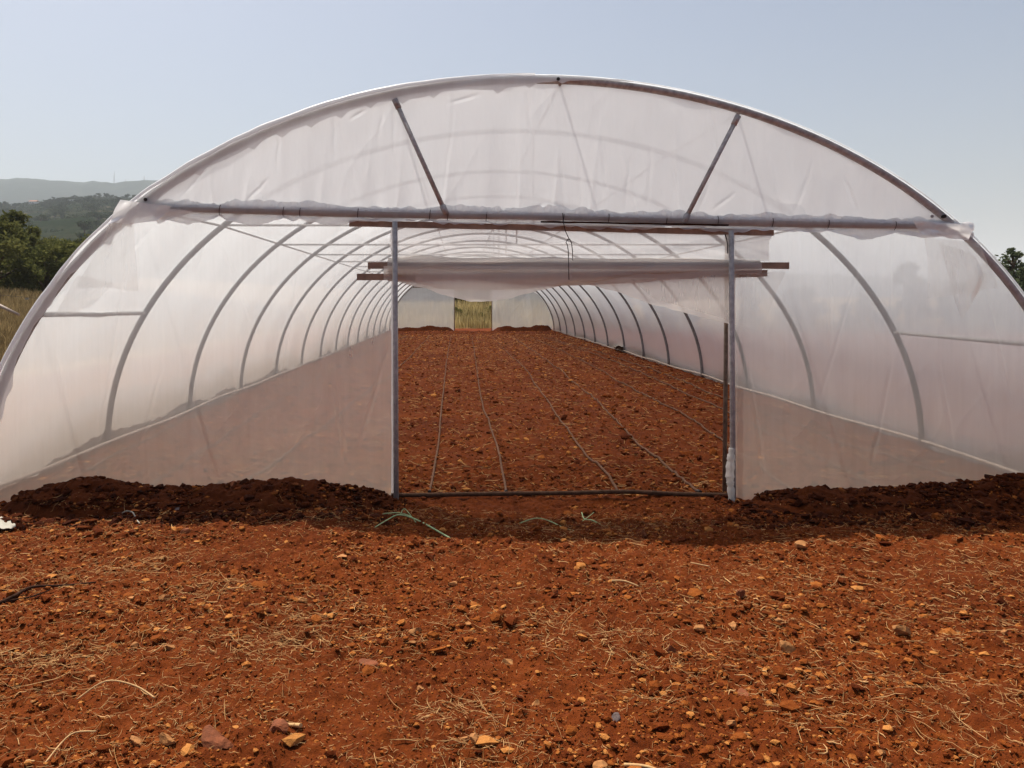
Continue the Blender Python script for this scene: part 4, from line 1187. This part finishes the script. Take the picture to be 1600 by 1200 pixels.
# ------------------------------------------------------------------ hills, terraces, houses, masts
def hill(name, xr, yr, nx_, ny_, hf, mat):
    X, Y = np.meshgrid(np.linspace(*xr, nx_), np.linspace(*yr, ny_))
    o = mesh_np(name, np.stack([X, Y, hf(X, Y)], -1), grid_faces(ny_, nx_), mat)
    tag(o, kind='structure'); return o
def hill_mat(name, dark, mid_, pale, s1, terr=False):
    m, nt, out = new_mat(name); b = nd(nt, 'ShaderNodeBsdfDiffuse')
    geo = nd(nt, 'ShaderNodeNewGeometry')
    mp = nd(nt, 'ShaderNodeMapping'); nt.links.new(geo.outputs['Position'], mp.inputs[0]); mp.inputs['Scale'].default_value = (1, 1, 2.2)
    f = noise_n(nt, mp.outputs[0], s1, 6, 0.62)
    c = ramp(nt, f, [(0.44, dark), (0.57, mid_), (0.70, pale)])
    nt.links.new(c, b.inputs[0]); nt.links.new(b.outputs[0], out.inputs['Surface']); return m
M['hill'] = hill_mat('terraced_hillside', (0.013, 0.021, 0.010), (0.034, 0.036, 0.021), (0.12, 0.092, 0.06), 0.03)
M['ridge'] = hill_mat('wooded_ridge', (0.013, 0.02, 0.014), (0.02, 0.028, 0.02), (0.04, 0.046, 0.034), 0.012)
hp_x = [(-900, 300), (-300, 322), (0, 322), (25, 326), (40, 320), (75, 317), (100, 312), (140, 308), (190, 311), (260, 322), (360, 345), (500, 380), (650, 420), (760, 471), (2000, 480)]
HX_ = [(a - 720) / F for a, b in hp_x]; HT_ = [(471 - b) / F for a, b in hp_x]
def mid_h(X, Y):
    s = np.interp(X / Y, HX_, HT_)
    top = CAM_H + s * 840.0
    t = np.clip((Y - 130) / 710.0, 0, 1)
    z = -3.0 + (top + 3.0) * t ** 0.95
    z = z + 4.0 * noise(X / 60, Y / 60, 701) * t + 1.6 * noise(X / 18, Y / 18, 702) * t
    stp = 3.6
    q = z / stp; fq = q - np.floor(q)
    zt = (np.floor(q) + sstep(0.72, 1.0, fq)) * stp
    terr = sstep(12, 24, z) * (1 - sstep(78, 92, z))
    z = z * (1 - terr) + zt * terr
    return z - 30 * sstep(850, 1100, Y)
hill('hillside', (-1250, 260), (131, 1200), 460, 420, mid_h, M['hill'])
rp = [(-1500, 330), (-900, 300), (-300, 290), (0, 287), (10, 288), (25, 285.5), (60, 286.5), (100, 288), (130, 290), (145, 287.5), (160, 289), (180, 291), (200, 289), (225, 288), (300, 292), (420, 315), (560, 370), (700, 425), (820, 420), (1200, 424), (1460, 438), (1700, 447), (2100, 452), (2600, 458)]
RX_ = [(a - 720) / F for a, b in rp]; RT_ = [(471 - b) / F for a, b in rp]
def far_h(X, Y):
    s = np.interp(X / Y, RX_, RT_)
    t = np.clip((Y - 1500) / 1300.0, 0, 1)
    z = -8 + (CAM_H + s * 2800 + 8) * np.sin(t * math.pi / 2)
    return z + (6 * noise(X / 270, Y / 270, 711) + 4 * noise(X / 80, Y / 80, 712) - 8) * t + 2.4 * noise(X / 26, Y / 26, 713) * t - 90 * sstep(2850, 3500, Y)
hill('far_ridge', (-4400, 4200), (1500, 3500), 900, 160, far_h, M['ridge'])
# trees on the hillside
def round_tree(seed, n=420):
    rg = np.random.default_rng(seed); root = empty('hill_tree')
    cs = [(rg.normal() * 1.2, rg.normal() * 1.2, rg.uniform(1.8, 4.2)) for _ in range(9)]; rs = [rg.uniform(0.8, 1.5) for _ in range(9)]
    MB().tube([(0, 0, -0.5), (0.1, 0, 1.5), (0, 0.1, 3.2)], [0.28, 0.2, 0.08], 6).build('trunk', M['bark'], root)
    leaves(cs, rs, n, 0.42, seed, 0.8, 'crown', 'leaf_hill', 0.3).parent = root
    return root
HT = [round_tree(841), round_tree(843), round_tree(845)]
rg = np.random.default_rng(5)
cnt = 0; tries = 0
while cnt < 285 and tries < 9000:
    tries += 1
    Y_ = 250 + 600 * rg.random() ** 0.7; px_ = rg.uniform(-15, 235); X_ = (px_ - 720) * Y_ / F
    z_ = float(mid_h(np.array([X_]), np.array([Y_]))[0])
    ypx = 471 - (z_ - CAM_H) * F / Y_
    # keep the terraces open, wood along the crest and lower slopes
    p_ = 0.98 if ypx < 328 else (0.07 if 335 < ypx < 378 and 45 < px_ < 135 else 0.35)
    if rg.random() > p_ or (34 < px_ < 66 and 316 < ypx < 340) or (100 < px_ < 130 and 320 < ypx < 336): continue
    o = HT[cnt % 3] if cnt < 3 else copy_tree(HT[cnt % 3])
    o.location = (X_, Y_, z_ - 0.3); o.rotation_euler = (0, 0, rg.uniform(0, 6)); sc = rg.uniform(0.5, 1.1); o.scale = (sc * 1.15, sc * 1.15, sc)
    lab = 'dark green tree of the wood along the hillside crest' if ypx < 335 else 'dark green tree scattered on the terraced hillside slope'
    tag(o, lab, 'tree', 'trees on the crest of the hillside' if ypx < 335 else 'trees on the slope of the hillside'); cnt += 1
rs_ = np.random.default_rng(77)
n_ = 9000
sy = 200 + 660 * rs_.random(n_) ** 0.8; sp = rs_.uniform(-40, 300, n_); sx_ = (sp - 720) * sy / F
sz_ = mid_h(sx_, sy); spy = 471 - (sz_ - CAM_H) * F / sy
ok = noise(sx_ / 26, sy / 26, 721) + 0.5 * noise(sx_ / 9, sy / 9, 722) + np.where(spy < 330, 0.7, np.where((spy > 342) & (spy < 378) & (sp > 50) & (sp < 140), -0.55, 0.15)) > 0.05
sx_, sy, sz_ = sx_[ok], sy[ok], sz_[ok]
scrub = leaves(np.stack([sx_, sy, sz_ + 0.6], -1), rs_.uniform(0.8, 2.1, len(sx_)), 60000, 0.55, 79, 0.7, 'scrub', 'leaf_hill', 0.3)
tag(scrub, 'dark green scrub covering the far hillside', 'scrub', kind='stuff')
# two pale farm buildings
def house(px_, Y_, w, d, h, label, flat=False):
    X_ = (px_ - 720) * Y_ / F; z_ = float(mid_h(np.array([X_]), np.array([Y_]))[0]) - 0.4
    root = empty('house', (X_, Y_, z_)); tag(root, label, 'house')
    MB().box(-w / 2, w / 2, -d / 2, d / 2, 0, h).build('wall', M['paint'], root, False)
    r = MB(); b = len(r.v)
    e = 0.3; k = 0.25 if flat else 1.5
    r.v += [(-w / 2 - e, -d / 2 - e, h + .003), (w / 2 + e, -d / 2 - e, h + .003), (w / 2 + e, d / 2 + e, h + .003), (-w / 2 - e, d / 2 + e, h + .003), (-w / 2 - e, 0, h + k), (w / 2 + e, 0, h + k)]
    r.f += [(0, 1, 5, 4), (2, 3, 4, 5), (0, 4, 3), (1, 2, 5), (3, 2, 1, 0)]
    r.build('roof', M['roofred'] if not flat else M['paint'], root, False)
    for i in range(int(w // 2.6)):
        x0 = -w / 2 + 1.0 + i * 2.5
        MB().box(x0, x0 + 1.0, -d / 2 - 0.06, -d / 2 + 0.02, 1.0, 2.2).build('window', M['glass'], root, False)
house(53, 790, 7.5, 5, 3.2, 'small white house among dark trees on the hillside crest at left')
house(115, 740, 10, 4, 2.4, 'long low pale shed in the middle of the hillside', True)
# radio masts
for px_, top, wdt, lab in ((178.5, 268, 1.4, 'tallest thin radio mast on the far ridge, leftmost of four'), (196.5, 279, 2.0, 'short thick radio mast on the far ridge, second from left'),
                           (207, 281, 1.3, 'short faint radio mast on the far ridge, third from left'), (225.5, 274, 2.2, 'tapered radio mast on the far ridge nearest the tunnel')):
    Y_ = 2800.0; X_ = (px_ - 720) * Y_ / F
    zb_ = float(far_h(np.array([X_]), np.array([Y_]))[0]) - 1; zt_ = CAM_H + (471 - top) * Y_ / F
    mast = empty('radio_mast', (X_, Y_, zb_)); tag(mast, lab, 'radio mast', 'radio masts on the far ridge')
    hh = zt_ - zb_; t = MB()
    legs = [(-1, -0.6), (1, -0.6), (0, 1)]
    for a, b in legs: t.tube([(a * wdt * 1.6, b * wdt * 1.6, 0), (a * wdt * .4, b * wdt * .4, hh * .8)], wdt * 0.35, 4)
    for k in range(7):
        z0 = hh * .8 * k / 7; z1 = hh * .8 * (k + 1) / 7; q0 = wdt * (1.6 - 1.2 * k / 7); q1 = wdt * (1.6 - 1.2 * (k + 1) / 7)
        for i in range(3):
            a, b = legs[i], legs[(i + 1) % 3]
            t.tube([(a[0] * q0, a[1] * q0, z0), (b[0] * q1, b[1] * q1, z1)], wdt * 0.22, 4)
    t.build('lattice', M['steel'], mast)
    MB().tube([(0, 0, hh * .78), (0, 0, hh)], [wdt * .5, wdt * .3], 5).build('antenna', M['steel'], mast)
# field fence: leaning pole, posts and a wire
fp = [( -24, 30, 1.0), (44, 34, 1.0)]
D = 27.0
fence = empty('wire_fence', (-15.4, D, n1(base_h(-15.4, D)))); tag(fence, 'low wire fence with wooden posts crossing the dry field at the left', 'fence')
for x_ in (-18.5, -15.6, -13.0, -10.6):
    z_ = n1(base_h(x_, D)); subpart(MB().tube([(x_, D, z_ - 0.2), (x_ + 0.03, D, z_ + 0.95)], 0.03, 7).build('post', M['twig']), fence)
zs_ = lambda x_: n1(base_h(x_, D)) 
subpart(MB().tube([(x_, D, zs_(x_) + 0.85 - 0.03 * math.sin((x_ + 18.5) * 1.1)) for x_ in np.linspace(-18.5, -10.6, 24)], 0.006, 5).build('wire', M['wire']), fence)
x_ = (42 - 720) * D / F
subpart(MB().box(x_ - 0.06, x_ + 0.06, D - 0.012, D + 0.012, zs_(x_) + 0.80, zs_(x_) + 0.86).build('tag', M['white'], smooth=False), fence)
pole = MB().tube([P(-30, 466, 21), P(0, 478, 20.8), P(30, 492, 20.6)], [0.05, 0.05, 0.035], 8).build('leaning_pole', M['rail'])
tag(pole, 'pale pole lying slanted in the dry grass at the left edge', 'pole')

# ------------------------------------------------------------------ haze
HAZE = 0.00021
if HAZE:
    mb = MB().box(-7400, 7400, -120, 7400, -16, 470)
    m, nt, out = new_mat('haze')
    vp = nd(nt, 'ShaderNodeVolumePrincipled')
    vp.inputs['Color'].default_value = (0.84, 0.91, 0.97, 1); vp.inputs['Density'].default_value = HAZE
    vp.inputs['Anisotropy'].default_value = 0.2
    nt.links.new(vp.outputs[0], out.inputs['Volume'])
    hz = mb.build('haze', m, smooth=False); hz.display_type = 'WIRE'
    tag(hz, kind='stuff')
